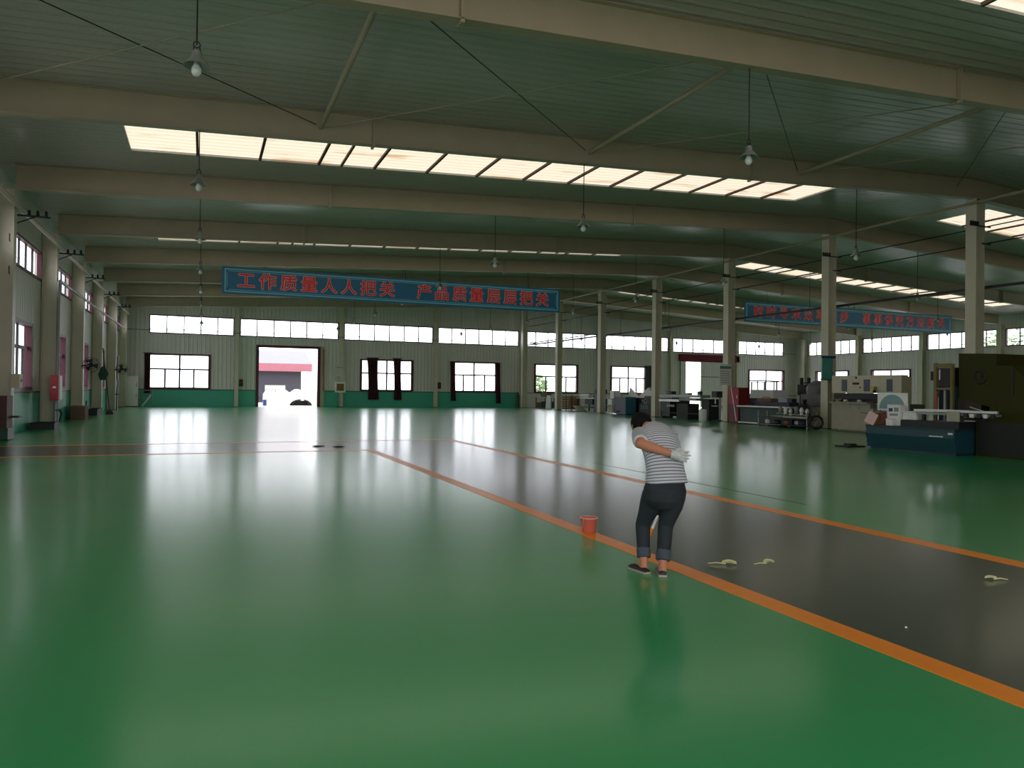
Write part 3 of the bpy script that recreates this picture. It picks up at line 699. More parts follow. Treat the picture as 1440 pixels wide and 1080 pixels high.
# ------------------------------------------------------------------ cream press brake
t = thing('press_brake', 'cream press brake with three dark blue windows behind the teal machine', 'machine', (25.9, 22.4, 0))
ub = part('upper_beam', t, M_CREAM, (25.0, 25.35, 20.69, 24.13, 1.63, 2.36))
for a, b in ((23.32, 23.59), (22.17, 22.46), (21.1, 21.36)): part('window', ub, M_BLUEG, (24.98, 25.0, a, b, 1.71, 2.19))
part('nameplate', ub, M_DARK, (24.985, 25.0, 22.7, 23.03, 1.98, 2.07)); bm = nb(); cyl(bm, (24.985, 22.85, 2.27), (25.0, 22.85, 2.27), .05, 12); obj('badge', bm, M_DARK, ub); part('button', ub, M_DARK, (24.985, 25.0, 22.62, 22.68, 1.83, 1.89))
lp = part('front_panel', t, M_BEIGE, (25.0, 25.2, 22.15, 24.13, .08, 1.25)); part('slot', lp, M_DARK, (24.985, 25.0, 22.16, 22.6, .81, .83)); part('cover', t, mat('pale_blue_panel', '#9fb0b8', .5), (25.0, 25.3, 22.0, 22.13, .1, 1.0))
for k in range(4):
    bm = nb(); y = 22.7 + .28 * (k % 2) * 1.6; z = 1.02 if k < 2 else 1.15
    cyl(bm, (24.985, y, z), (25.0, y, z), .02, 8); obj('bolt', bm, M_DARK, lp)
part('bed', t, M_BEIGE, (25.32, 25.55, 20.89, 23.96, .0, 1.2))
for y in (20.75, 23.98): part('side_frame', t, M_CREAM, (25.37, 25.62, y, y + .12, .0, 2.3))
part('punch', t, M_DARK, (25.08, 25.14, 20.75, 24.1, 1.38, 1.62)); part('die_rail', t, M_DARK, (25.04, 25.2, 20.75, 24.1, 1.26, 1.34))
part('back_gauge', t, M_DARK, (25.4, 25.55, 20.9, 23.95, 1.22, 1.58))
part('ram_back', t, M_BEIGE, (25.37, 25.58, 20.9, 23.95, 1.7, 2.3))
part('work_light', t, mat('brass', '#b08d4a', .35, .5), (24.8, 24.95, 21.8, 21.95, 1.75, 1.9)); part('lamp_arm', t, M_DARK, (24.85, 25.0, 21.86, 21.9, 1.66, 1.75))
for k, (y, z) in enumerate(((23.7, 1.264), (23.3, 1.264), (22.6, 1.264))):
    bm = nb(); lathe(bm, [(.09, 0), (.1, .02), (.1, .08), (.04, .1)], (24.92, y, z), 12)
    base(tag(obj('work_piece', bm, M_LIGHTM if k else mat('brass', '#b08d4a'), smooth=True), ['round brass work piece on the cream press brake table by the column', 'round pale work piece on the cream press brake, between two others', 'pale work piece on the cream press brake farthest from the column'][k], 'work piece', 'work pieces on the cream press'), (24.92, y, z))
part('table_ledge', t, M_BEIGE, (24.80, 25.02, 22.15, 24.1, 1.2, 1.26))

# ------------------------------------------------------------------ teal machine bed, with clutter on it
t = thing('machine_bed', 'long teal machine bed in front of the olive press', 'machine', (18.8, 14.9, 0))
bm = nb(); prism(bm, [(18.28, .06), (19.5, .06), (19.5, .62), (18.2, .62), (18.16, .45)], 'Y', 13.45, 16.25); obj('body', bm, M_TEAL, t)
part('skirt', t, M_TEALD, (18.32, 19.45, 13.5, 16.2, 0, .06)); part('table_top', t, M_TEALD, (18.2, 19.5, 13.45, 16.28, .62, .70)); part('slide_way', t, M_DARK, (18.35, 19.4, 13.45, 15.2, .70, .88))
part('name_strip', t, M_LIGHTM, (18.14, 18.165, 13.75, 14.15, .47, .5)); part('oil_cap', t, M_WHITE, (18.14, 18.17, 13.48, 13.6, .55, .6)); part('end_cover', t, mat('teal_light', '#3f6a74', .45), (18.3, 18.9, 16.25, 16.32, .05, .62))
t = thing('foot_pedal', 'dark flat foot plate on the floor at the end of the teal machine bed', 'foot plate', (18.1, 16.75, 0))
part('plate', t, M_BLACK, (17.75, 18.45, 16.5, 17.0, 0, .04)); part('pedal', t, M_DARK, (17.95, 18.2, 16.6, 16.85, .04, .1))
t = thing('display_panel', 'white panel with grey-teal arc standing on the teal machine bed', 'panel', (18.75, 15.8, .70))
part('sheet', t, M_WHITE, (18.7, 18.74, 15.28, 16.3, 1.12, 1.64))
bm = nb()
P_ = [(15.79 + .44 * math.cos(PI * k / 18), 1.17 + .42 * math.sin(PI * k / 18)) for k in range(19)]
prism(bm, P_, 'X', 18.69, 18.7); obj('arc_print', bm, mat('grey_teal', '#7d9c9d', .6), t)
for y in (15.4, 16.2):
    bm = nb(); cyl(bm, (18.72, y, .704), (18.72, y, 1.12), .02, 8); obj('leg', bm, M_DARK, t)
t = thing('carton', 'tall white printed carton on the teal machine bed', 'carton', (18.5, 15.45, .70), 'items on the teal bed')
part('body', t, M_WHITE, (18.38, 18.6, 15.25, 15.68, .704, 1.3)); part('print', t, M_GREYM, (18.375, 18.38, 15.32, 15.6, .98, 1.05), (18.375, 18.38, 15.3, 15.45, 1.1, 1.22)); part('print', t, M_BLUE, (18.375, 18.38, 15.5, 15.63, 1.1, 1.2))
t = thing('carton', 'small white box hung low on the teal machine bed edge', 'carton', (18.25, 15.47, .62), 'items on the teal bed')
part('body', t, M_WHITE, (18.21, 18.33, 15.36, 15.58, .704, .88)); part('lid', t, M_LIGHTM, (18.195, 18.335, 15.355, 15.585, .88, .9))
t = thing('plastic_tray', 'long white plastic tray on the teal machine bed', 'tray', (18.7, 15.0, .88), 'items on the teal bed')
bm = nb(); box(bm, 18.45, 18.9, 14.78, 15.22, .89, .91); 
for b in ((18.45, 18.9, 14.78, 14.8, .91, 1.12), (18.45, 18.9, 15.2, 15.22, .91, 1.12), (18.45, 18.47, 14.8, 15.2, .91, 1.12), (18.88, 18.9, 14.8, 15.2, .91, 1.12)): box(bm, *b)
obj('tub', bm, M_WHITE, t); part('rim', t, M_LIGHTM, (18.43, 18.45, 14.76, 15.23, 1.09, 1.13))
t = thing('cardboard_box', 'open brown cardboard box on the teal machine bed below the white panel', 'box', (18.5, 16.0, .70), 'items on the teal bed')
part('body', t, M_BROWN, (18.45, 18.66, 15.95, 16.2, .704, 1.08)); part('flap', t, mat('cardboard_light', '#b08a5e', .8), (18.36, 18.45, 15.95, 16.18, 1.05, 1.08))
t = thing('red_can', 'small dark red can beside the brown cardboard box', 'can', (18.35, 15.85, .70), 'items on the teal bed')
bm = nb(); lathe(bm, [(.07, 0), (.075, .02), (.075, .28), (.05, .32)], (18.36, 15.77, .704), 14); obj('can', bm, mat('dark_red', '#6d1c1c', .5), t, smooth=True); bm = nb(); cyl(bm, (18.36, 15.77, 1.022), (18.36, 15.77, 1.05), .03, 10); obj('cap', bm, M_BLACK, t)
bm = nb(); v = box(bm, -.005, .005, -.17, .17, -.17, .17); bmesh.ops.rotate(bm, verts=bm.verts[:], matrix=Matrix.Rotation(.35, 3, 'X') @ Matrix.Rotation(.3, 3, 'Y')); bmesh.ops.translate(bm, verts=bm.verts[:], vec=(18.2, 16.08, .89))
o = obj('paper_sheet', bm, M_PINK); base(o, (18.2, 16.08, .72)); tag(o, 'tilted pinkish white sheet on the corner of the teal machine bed', 'paper', 'items on the teal bed')

# ------------------------------------------------------------------ olive press
t = thing('power_press', 'tall olive green power press with a flywheel rising behind the teal bed', 'machine', (19.5, 12.6, 0))
bm = nb(); prism(bm, [(13.37, 0), (13.37, .92), (13.05, .98), (13.0, 1.3), (13.85, 1.5), (13.87, 2.73), (12.83, 2.68), (12.83, 2.38), (12.42, 2.36), (11.6, 1.5), (11.2, 1.3), (11.2, 0)], 'X', 18.9, 20.3)
obj('frame', bm, M_OLIVE, t)
bm = nb(); torus(bm, (18.9, 13.27, 2.09), (1, 0, 0), .17, .035, 28, 8); fwh = obj('flywheel', bm, M_OLIVED, t, smooth=True)
bm = nb(); cyl(bm, (18.86, 13.27, 2.09), (18.9, 13.27, 2.09), .06, 16); obj('hub', bm, M_OLIVED, fwh)
part('shade_plate', t, mat('shaded_olive', '#17170d', .6), (18.87, 18.9, 11.25, 13.3, .05, .9)); part('louver', t, M_OLIVED, (18.88, 18.9, 12.38, 12.44, 1.6, 2.3)); part('seam_plate', t, M_OLIVED, (18.885, 18.9, 12.7, 13.0, 1.52, 1.55));  # near-black plate paints in the shade over the lower part of the press
part('slide', t, mat('oily_brown', '#2a1d14', .5), (19.0, 19.9, 13.3, 13.95, 1.0, 1.52)); part('bolster', t, M_DARK, (18.85, 20.0, 13.06, 14.0, .925, .98))
M_OY = mat('ochre_paint', '#6b6030', .5)
gd = part('guard_frame', t, M_OY, (18.75, 18.83, 14.42, 14.5, .885, 2.48), (18.75, 18.83, 13.93, 14.0, .98, 2.45), (18.75, 18.83, 14.0, 14.42, 2.36, 2.46), (18.75, 18.83, 14.0, 14.42, 1.74, 1.8))
part('control_box', gd, mat('oily_brown', '#2a1d14'), (18.84, 19.2, 14.02, 14.36, 1.82, 2.34)); part('cable_duct', gd, M_GREYM, (18.84, 18.9, 14.2, 14.26, .89, 1.74)); part('red_strip', gd, M_RED, (18.745, 18.75, 14.38, 14.42, .95, 1.7))
part('hook', gd, M_BLACK, (18.77, 18.8, 14.5, 14.6, 2.0, 2.25))
t = thing('feed_table', 'pale steel feed table with rails and die blocks before the olive press', 'feed table', (18.5, 13.6, .88))
part('rail', t, M_LIGHTM, (18.30, 18.36, 12.4, 14.75, 1.14, 1.2)); part('rail', t, M_LIGHTM, (18.7, 18.74, 13.45, 14.75, 1.14, 1.2)); part('beam', t, M_GREYM, (18.32, 18.5, 12.42, 14.7, 1.06, 1.12)); part('cross_plate', t, M_BEIGE, (18.26, 18.3, 13.38, 13.73, .9, 1.17))
for k in range(5): part('die_block', t, M_LIGHTM if k % 2 else M_DARK, (18.27, 18.32, 12.45 + .18 * k, 12.56 + .18 * k, 1.02, 1.12))
for y in (13.6, 14.5): part('leg', t, M_DARK, (18.4, 18.48, y, y + .08, .885, 1.06))
bm = nb(); tube(bm, [(18.3, 12.75, 1.2), (18.25, 12.95, 1.26), (18.28, 13.1, 1.3)], .012, 6); obj('lever', bm, M_LIGHTM, t)

# green and grey items seen between the press brake and the press
t = thing('coolant_tank', 'green and grey coolant tank standing beyond the white tray', 'tank', (23.5, 19.3, 0))
part('body', t, M_GREEN, (23.2, 23.9, 18.85, 19.75, 0, .95)); part('lid', t, mat('grey_green', '#5d6b62', .5), (23.18, 23.92, 18.83, 19.77, .95, 1.25)); bm = nb(); lathe(bm, [(.1, 0), (.1, .2), (.03, .24)], (23.5, 19.5, 1.25), 12); obj('motor', bm, M_DARK, t)
t = thing('switch_cabinet', 'narrow dark blue switch cabinet standing behind the olive press guard', 'switch cabinet', (28, 17.0, 0))
part('body', t, mat('slate_blue', '#2a4454', .5), (27.6, 28.3, 20.3, 21.1, 0.02, 2.2)); part('door', t, M_TEALD, (27.58, 27.6, 20.34, 21.06, .1, 2.1)); part('plinth', t, M_DARK, (27.62, 28.28, 20.32, 21.08, 0, .02))

# ------------------------------------------------------------------ green guillotine and the things around it
t = thing('red_tool_cabinet', 'dark red tool cabinet standing between central columns beside the long green machine', 'cabinet', (25.7, 30.9, 0))
part('body', t, mat('deep_red', '#6f1820', .5), (25.4, 26.1, 30.6, 31.4, .06, 1.85)); part('plinth', t, M_DARK, (25.43, 26.07, 30.63, 31.37, 0, .06))
part('door', t, M_RED, (25.38, 25.4, 30.62, 31.38, 1.0, 1.83)); part('door', t, mat('deep_red', '#6f1820'), (25.38, 25.4, 30.62, 31.38, .1, .96)); part('handle', t, M_LIGHTM, (25.36, 25.38, 30.7, 30.74, 1.3, 1.45))
t = thing('measuring_pole', 'long white pole leaning against the dark red tool cabinet', 'pole', (25.2, 30.4, 0))
bm = nb(); tube(bm, [(25.15, 30.45, 0), (25.33, 31.15, 1.9)], .022, 8); obj('shaft', bm, M_WHITE, t); bm = nb(); cyl(bm, (25.145, 30.43, .0), (25.16, 30.49, .15), .03, 8); obj('ferrule', bm, M_RED, t)
t = thing('guillotine_shear', 'long dark green machine with a pale top edge between the central columns', 'machine', (25.9, 28.6, 0))
part('body', t, M_GREEND, (25.4, 26.4, 26.9, 30.5, .12, .86)); part('table_top', t, M_LIGHTM, (25.2, 26.5, 26.8, 30.55, .88, .94)); part('support_rail', t, M_LIGHTM, (25.3, 25.38, 27.6, 30.5, .06, .12)); part('apron', t, M_DARK, (25.3, 25.4, 26.9, 30.5, .80, .88))
for y in (27.0, 30.3): part('foot', t, M_DARK, (25.45, 26.3, y, y + .2, 0, .12))
part('roller_deck', t, mat('navy', '#161c3c', .5), (25.9, 26.5, 27.6, 30.3, .94, 1.14))
t = thing('pipe_rack', 'low dark rack of pale pipes and fittings at the end of the green machine', 'rack', (25, 26.2, 0))
part('shelf', t, M_DARK, (24.5, 25.1, 25.0, 28.2, .42, .46)); part('shelf', t, M_DARK, (24.5, 25.1, 25.0, 28.2, .12, .16))
for y in (25.02, 28.1):
    for x in (24.5, 25.04): part('leg', t, M_GREYM, (x, x + .05, y, y + .05, 0, .75))
for k in range(7):
    bm = nb(); x = 24.58 + .07 * k; z = .494 + .03 * (k % 2); cyl(bm, (x, 25.1 + .12 * k, z), (x, 26.6 + .2 * k, z), .03, 8)
    o = obj('steel_pipe', bm, [M_LIGHTM, M_GREYM][k % 2], smooth=True); base(o, (x, 25.1, z - .03)); tag(o, 'short steel pipe lying on the low dark rack by the green machine', 'pipe', 'pipes on the low rack')
GI = [((24.6, 25.3, .163), .16, .22, M_BLACK), ((24.8, 25.9, .163), .14, .2, M_GREYM), ((24.75, 26.5, .163), .15, .2, M_BROWN), ((24.8, 27.2, .163), .16, .18, M_DARK), ((24.7, 27.7, .163), .12, .2, M_WHITE)]
NM = ['black', 'grey', 'brown', 'dark steel', 'white']
for k, (p, r, h, m) in enumerate(GI):
    bm = nb(); lathe(bm, [(r * .8, 0), (r, .03), (r, h - .03), (r * .5, h)], p, 14); o = obj('canister', bm, m, smooth=True); base(o, p); tag(o, f'{NM[k]} canister on the bottom shelf of the low dark pipe rack', 'canister', 'canisters on the low rack')
t = thing('valve_assembly', 'pale cluster of valves and fittings on top of the low pipe rack', 'valve', (24.9, 26.0, .52))
for k in range(6):
    bm = nb(); y = 25.4 + .33 * k; lathe(bm, [(.05, 0), (.09, .04), (.06, .12), (.1, .2), (.07, .3), (.02, .36)], (24.86, y, .55 + .05 * (k % 3)), 12); obj('valve', bm, [M_LIGHTM, M_WHITE, M_GREYM][k % 3], t, smooth=True)
bm = nb(); tube(bm, [(24.86, 25.3, .6), (24.86, 27.3, .64)], .035, 8); obj('manifold', bm, M_GREYM, t)
t = thing('rubbish_sack', 'black plastic sack slumped over the end of the green machine', 'sack', (25.6, 26.2, 0))
bm = nb(); ball(bm, (25.7, 26.42, .55), .42, .4, .62, 18)
for v in bm.verts:
    v.co += Vector((math.sin(v.co.z * 11) * .05, math.cos(v.co.x * 9) * .05, math.sin(v.co.y * 13) * .05)); v.co.z = max(v.co.z, .0)
obj('sack', bm, M_BLACK, t, smooth=True); bm = nb(); cone(bm, (25.7, 26.42, 1.1), (25.68, 26.38, 1.3), .06, .12, 10); obj('neck', bm, M_BLACK, t)
t = thing('castor_wheel', 'dark spoked wheel standing at the column by the pipe rack', 'wheel', (24.6, 24.6, 0))
bm = nb(); torus(bm, (24.75, 24.75, .33), (.6, 1, 0), .27, .055, 22, 8); obj('tyre', bm, M_BLACK, t, smooth=True)
bm = nb(); u, w = frame_of((.6, 1, 0)); c = Vector((24.75, 24.75, .33))
for k in range(6):
    d = u * math.cos(PI * k / 3) + w * math.sin(PI * k / 3); cyl(bm, c, c + d * .27, .018, 6)
obj('spoke', bm, M_GREYM, t)
# second row behind: white control box, blue base, forklift, grey moulding machine
t = thing('testing_machine', 'white machine head on a dark blue base behind the green machine', 'machine', (27.9, 31.2, 0))
part('base', t, mat('navy', '#161c3c'), (27.4, 28.6, 29.95, 32.2, 0, 1.3)); part('head', t, M_WHITE, (27.4, 28.4, 30.35, 32.1, 1.32, 1.76)); part('frame_rail', t, M_GREYM, (27.4, 27.46, 30.0, 32.1, 2.14, 2.18))
for y in (30.1, 31.0, 32.0): part('upright', t, M_GREYM, (27.4, 27.46, y, y + .06, 1.76, 2.14))
t = thing('forklift', 'dark forklift mast standing by the far corner window', 'forklift', (28.6, 29.6, 0))
for y in (29.35, 29.85): part('mast', t, M_DARK, (28.8, 28.95, y, y + .1, .1, 2.4))
part('carriage', t, M_DARK, (28.7, 28.8, 29.3, 30.0, 1.5, 2.05)); part('body', t, mat('slate_blue', '#2a4454'), (28.95, 30.2, 29.25, 30.05, .3, 1.2)); part('guard', t, M_DARK, (28.95, 30.1, 29.3, 30.0, 2.1, 2.16))
for x in (29.2, 29.95):
    for y in (29.2, 30.05):
        bm = nb(); cyl(bm, (x, y, .28), (x, y + .12, .28), .28, 16); obj('wheel', bm, M_BLACK, t)
for y in (29.42, 29.8): part('fork', t, M_DARK, (28.0, 28.7, y, y + .08, .06, .1))
t = thing('moulding_machine', 'grey machine with twin rounded hoods beside the board column', 'machine', (28.3, 28.0, 0))
part('body', t, mat('grey_machine', '#77777a', .5), (28.0, 29.2, 26.6, 29.05, .95, 1.55)); part('base', t, M_STEEL, (28.05, 29.1, 26.7, 29.0, .0, .93)); part('dark_gap', t, M_BLACK, (28.0, 29.1, 26.65, 29.02, .93, .95))
for y in (28.5, 27.45):
    bm = nb(); lathe(bm, [(.5, 0), (.52, .3), (.42, .52), (.2, .66), (.05, .7)], (28.55, y, 1.55), 18); obj('hood', bm, mat('grey_machine', '#77777a'), t, smooth=True)

# ------------------------------------------------------------------ lathe group between the next columns
t = thing('long_lathe', 'long grey and black lathe between the two central columns with the white notice board', 'machine', (26.8, 36.6, 0))
part('bed', t, M_GREYM, (26.0, 26.7, 34.6, 38.7, 1.26, 1.42)); part('top_rail', t, M_LIGHTM, (25.98, 26.1, 36.6, 38.7, 1.0, 1.14)); part('saddle', t, mat('pale_green_grey', '#8a927e', .5), (26.0, 26.5, 35.0, 36.6, 1.08, 1.24))
part('headstock', t, M_DARK, (26.1, 26.9, 37.7, 38.7, .1, 1.0)); part('pedestal', t, M_BLACK, (26.1, 26.9, 35.9, 37.0, .0, .9)); part('pedestal', t, M_BLACK, (26.1, 26.9, 33.95, 34.6, .0, 1.2)); part('tray', t, M_BLACK, (26.05, 26.9, 34.7, 38.6, .3, .36)); part('splash_guard', t, M_DARK, (26.85, 26.9, 36.8, 38.6, .36, 1.26))
for k in range(4):
    bm = nb(); cyl(bm, (26.0, 37.2 + .2 * k, .75), (26.1, 37.2 + .2 * k, .75), .07, 10); obj('hand_wheel', bm, M_GREYM, t)
for y in (34.65, 38.5): part('foot', t, M_DARK, (26.1, 26.9, y, y + .15, 0, .3))
bm = nb(); lathe(bm, [(.2, 0), (.21, .02), (.21, .58), (.19, .62), (.12, .64)], (25.65, 33.9, 0), 18)
o = obj('white_barrel', bm, M_WHITE, smooth=True); base(o, (25.65, 33.9, 0)); tag(o, 'white plastic barrel on the floor at the end of the long lathe', 'barrel')
t = thing('drill_press', 'dark drill press with cables standing beside the white barrel', 'machine', (26.4, 33.5, 0))
bm = nb(); cyl(bm, (26.6, 33.62, .05), (26.6, 33.62, 1.6), .06, 12); obj('pillar', bm, M_GREYM, t); part('base', t, M_DARK, (26.3, 26.8, 33.35, 33.9, 0, .05)); part('head', t, M_DARK, (26.2, 26.8, 33.42, 33.85, 1.3, 1.65)); part('table', t, M_GREYM, (26.2, 26.7, 33.4, 33.85, .8, .85)); bm = nb(); cyl(bm, (26.28, 33.62, .95), (26.28, 33.62, 1.3), .03, 8); obj('spindle', bm, M_LIGHTM, t)

# ------------------------------------------------------------------ fourth bay: cabinet, shelves, hoods
t = thing('grey_cabinet', 'grey metal cabinet with a teal side on the floor between distant columns', 'cabinet', (26.3, 43.3, 0))
part('body', t, M_PURPLE, (26.0, 26.8, 42.75, 43.95, .05, 1.2)); part('side_panel', t, mat('blue_teal', '#2f6478', .5), (26.0, 26.8, 42.6, 42.74, .05, 1.2)); part('plinth', t, M_BLACK, (26.05, 26.75, 42.65, 43.9, 0, .05)); part('vent', t, M_BLACK, (25.98, 26.0, 43.3, 43.85, .15, .28))
t = thing('storage_shelf', 'grey steel shelf with white boxes beside the grey metal cabinet', 'shelf', (26.3, 44.8, 0))
for y in (44.1, 45.4):
    for x in (26.0, 26.6): part('post', t, M_GREYM, (x, x + .05, y, y + .05, 0, 1.5))
for z in (.1, .6, 1.05): part('shelf_board', t, M_GREYM, (26.0, 26.65, 44.1, 45.45, z, z + .03))
for k, (y, z, h, m, lab) in enumerate(((44.2, 1.084, .5, M_WHITE, 'tall white box on the top level of the grey steel shelf'), (44.5, .634, .35, M_WHITE, 'white box on the middle level of the grey steel shelf'), (44.4, .134, .4, M_BEIGE, 'beige ribbed bin on the lowest level of the grey steel shelf'))):
    tt = thing('storage_box', lab, 'box', (26.3, y, z), 'boxes on the grey shelf'); part('body', tt, m, (26.05, 26.55, y, y + .55, z, z + h)); part('lid', tt, m, (26.03, 26.57, y - .02, y + .57, z + h, z + h + .03))
t = thing('exhaust_hood', 'pair of white slanted sheet hoods over a dark machine in front of the far window', 'hood', (27.5, 42.6, 0))
bm = nb(); prism(bm, [(43.9, 1.3), (42.9, 1.15), (42.6, 1.25), (43.7, 1.85)], 'X', 27.0, 27.05); obj('plate', bm, M_WHITE, t)
bm = nb(); prism(bm, [(42.9, 1.18), (40.9, 1.18), (41.0, 1.4), (41.6, 1.85)], 'X', 27.1, 27.6); obj('plate', bm, M_WHITE, t)
part('machine_body', t, M_DARK, (27.0, 28.2, 40.4, 44.0, .1, 1.15)); part('base', t, M_BLACK, (27.05, 28.1, 40.5, 43.9, 0, .1))
t = thing('welding_machine', 'dark grimy machine with round handles close to the stooping worker', 'machine', (26.6, 40.8, 0))
part('body', t, M_BLACK, (26.3, 27.0, 40.0, 41.4, .0, .8)); part('head', t, M_DARK, (26.35, 26.9, 40.1, 40.9, .8, 1.3)); part('panel', t, M_GREEND, (26.28, 26.3, 40.3, 41.2, .45, .7))
bm = nb(); torus(bm, (26.25, 40.6, .95), (1, 0, 0), .16, .02, 18, 6); obj('hand_wheel', bm, M_GREYM, t)

# ------------------------------------------------------------------ fifth bay and beyond
t = thing('work_bench', 'dark work bench with a white rolled bundle on top before the far window', 'bench', (27.5, 50.5, 0))
part('top', t, M_LIGHTM, (27.0, 28.2, 48.7, 51.6, .98, 1.05)); part('under_shelf', t, M_DARK, (27.05, 28.1, 48.8, 51.5, .3, .36))
for y in (48.75, 51.45):
    for x in (27.05, 28.05): part('leg', t, M_DARK, (x, x + .08, y, y + .08, 0, .98))
part('drawer', t, M_DARK, (27.02, 27.9, 49.0, 50.2, .55, .97))
t = thing('rolled_sheet', 'white rolled bundle lying on the dark work bench', 'roll', (27.5, 51, 1.05))
bm = nb(); cyl(bm, (27.4, 50.1, 1.2), (27.4, 52.0 - .4, 1.2), .15, 14); obj('roll', bm, M_WHITE, t, smooth=True); bm = nb(); torus(bm, (27.4, 50.1, 1.2), (0, 1, 0), .12, .03, 16, 6); obj('core', bm, M_GREYM, t)
t = thing('vertical_machine', 'purple grey narrow machine column at the end of the dark work bench', 'machine', (27.3, 48.6, 0))
part('body', t, M_PURPLE, (27.0, 27.7, 48.2, 48.65, .0, 1.35)); part('head', t, M_DARK, (27.0, 27.8, 48.2, 48.65, 1.35, 1.7))
t = thing('wooden_crate', 'brown slatted wooden crate stood beside a far central column', 'crate', (26.8, 53.0, 0))
for k in range(6): part('slat', t, M_WOOD, (26.75, 26.8, 52.0, 53.9, .08 + .18 * k, .2 + .18 * k))
for y in (52.0, 52.95, 53.85): part('post', t, mat('wood_dark', '#4d382a', .7), (26.8, 26.87, y, y + .08, 0, 1.2))
part('back_panel', t, M_WOOD, (27.5, 27.55, 52.0, 53.9, .08, 1.15)); part('bottom', t, M_WOOD, (26.87, 27.5, 52.0, 53.9, .08, .14))
bm = nb(); v = box(bm, -.35, .35, -.02, .02, 0, .95); bmesh.ops.rotate(bm, verts=bm.verts[:], matrix=Matrix.Rotation(-1.15, 3, 'X')); bmesh.ops.translate(bm, verts=bm.verts[:], vec=(26.55, 49.7, .03))
o = obj('steel_sheet', bm, M_LIGHTM); base(o, (26.55, 49.7, 0)); tag(o, 'bright bare metal sheet propped on the floor before the dark work bench', 'metal sheet')
t = thing('leaning_board', 'white board leaning against the farthest central column', 'board', (27.0, 57.0, 0))
bm = nb(); prism(bm, [(56.9, 0), (57.9, 0), (57.6, 1.15), (56.9, 1.15)], 'X', 27.3, 27.36); obj('board', bm, M_WHITE, t); part('prop', t, M_GREYM, (27.36, 27.6, 57.2, 57.26, 0, .9))
t = thing('pallet_stack', 'low bench of green and brown goods beside the leaning white board', 'bench', (28, 59.2, 0))
part('top', t, M_LIGHTM, (27.4, 28.4, 58.2, 60.2, .92, .98)); part('goods', t, M_GREEND, (27.5, 28.3, 58.3, 59.2, .1, .6)); part('goods', t, M_BROWN, (27.5, 28.3, 59.25, 60.1, .1, .5))
for y in (58.22, 60.1):
    for x in (27.42, 28.3): part('leg', t, M_DARK, (x, x + .06, y, y + .06, 0, .92))
part('shelf', t, M_DARK, (27.45, 28.35, 58.3, 60.1, .05, .1))
t = thing('gas_bottle', 'small dark green canister cluster by the far wall pillar', 'gas bottle', (26.4, 60.6, 0))
for k in range(2):
    bm = nb(); lathe(bm, [(.16, 0), (.16, 1.1), (.1, 1.25), (.04, 1.3), (.04, 1.4)], (25.9 + .42 * k, 60.7, 0), 14); obj('bottle', bm, M_GREEN if k else M_GREEND, t, smooth=True)

# ------------------------------------------------------------------ clutter on the benches of the machine row
def clutter(name, x, y, z, dx, dy, h, m, lab, cat, lid=None):
    t = thing(name, lab, cat, (x, y, z), 'clutter on the machine row benches')
    bm = nb(); box(bm, x - dx, x + dx, y - dy, y + dy, z + .003, z + h); obj('body', bm, m, t, bevel=.01)
    bm = nb()
    if lid == 'handle': tube(bm, [(x, y - dy * .6, z + h - .005), (x, y - dy * .5, z + h + .07), (x, y + dy * .5, z + h + .07), (x, y + dy * .6, z + h - .005)], .015, 6); obj('handle', bm, M_DARK, t)
    elif lid == 'flap': box(bm, x - dx - .08, x - dx, y - dy, y + dy, z + h - .03, z + h); obj('flap', bm, m, t)
    elif lid == 'knob': cyl(bm, (x - dx, y, z + h * .6), (x - dx - .06, y, z + h * .6), .05, 10); obj('knob', bm, M_GREYM, t)
clutter('tool_box', 27.5, 49.2, 1.05, .18, .25, .22, M_DARK, 'dark tool box with a handle on the work bench beside the white roll', 'tool box', 'handle')
clutter('carton', 27.85, 51.4, 1.05, .15, .12, .3, M_BROWN, 'brown carton at the far end of the work bench behind the white roll', 'carton', 'flap')
clutter('gear_motor', 26.35, 37.9, 1.42, .16, .28, .2, M_DARK, 'dark gear motor on top of the long lathe at its far end', 'motor', 'knob')
clutter('tool_box', 26.35, 36.2, 1.42, .14, .22, .12, M_GREYM, 'low grey tool box in the middle of the long lathe top', 'tool box', 'handle')
clutter('oil_can', 26.35, 35.1, 1.42, .1, .12, .22, M_GREEND, 'dark green oil can on the near end of the long lathe top', 'can', 'handle')
clutter('carton', 27.9, 58.6, .98, .2, .25, .3, M_BROWN, 'brown carton on the low goods bench by the far wall', 'carton', 'flap')
clutter('gear_motor', 27.9, 59.5, .98, .2, .2, .42, M_GREYM, 'grey motor housing on the low goods bench by the far wall', 'motor', 'knob')
clutter('gear_motor', 26.65, 41.2, .8, .2, .15, .32, M_DARK, 'dark motor block on the grimy machine near the stooping worker', 'motor', 'knob')
clutter('tool_box', 26.1, 29.4, 1.14, .16, .5, .16, M_WOOD, 'brown wooden tool box on the roller deck of the long green machine', 'tool box', 'handle')
clutter('carton', 26.2, 28.2, 1.14, .15, .3, .2, M_GREYM, 'grey carton on the roller deck of the long green machine, toward the black sack', 'carton', 'flap')
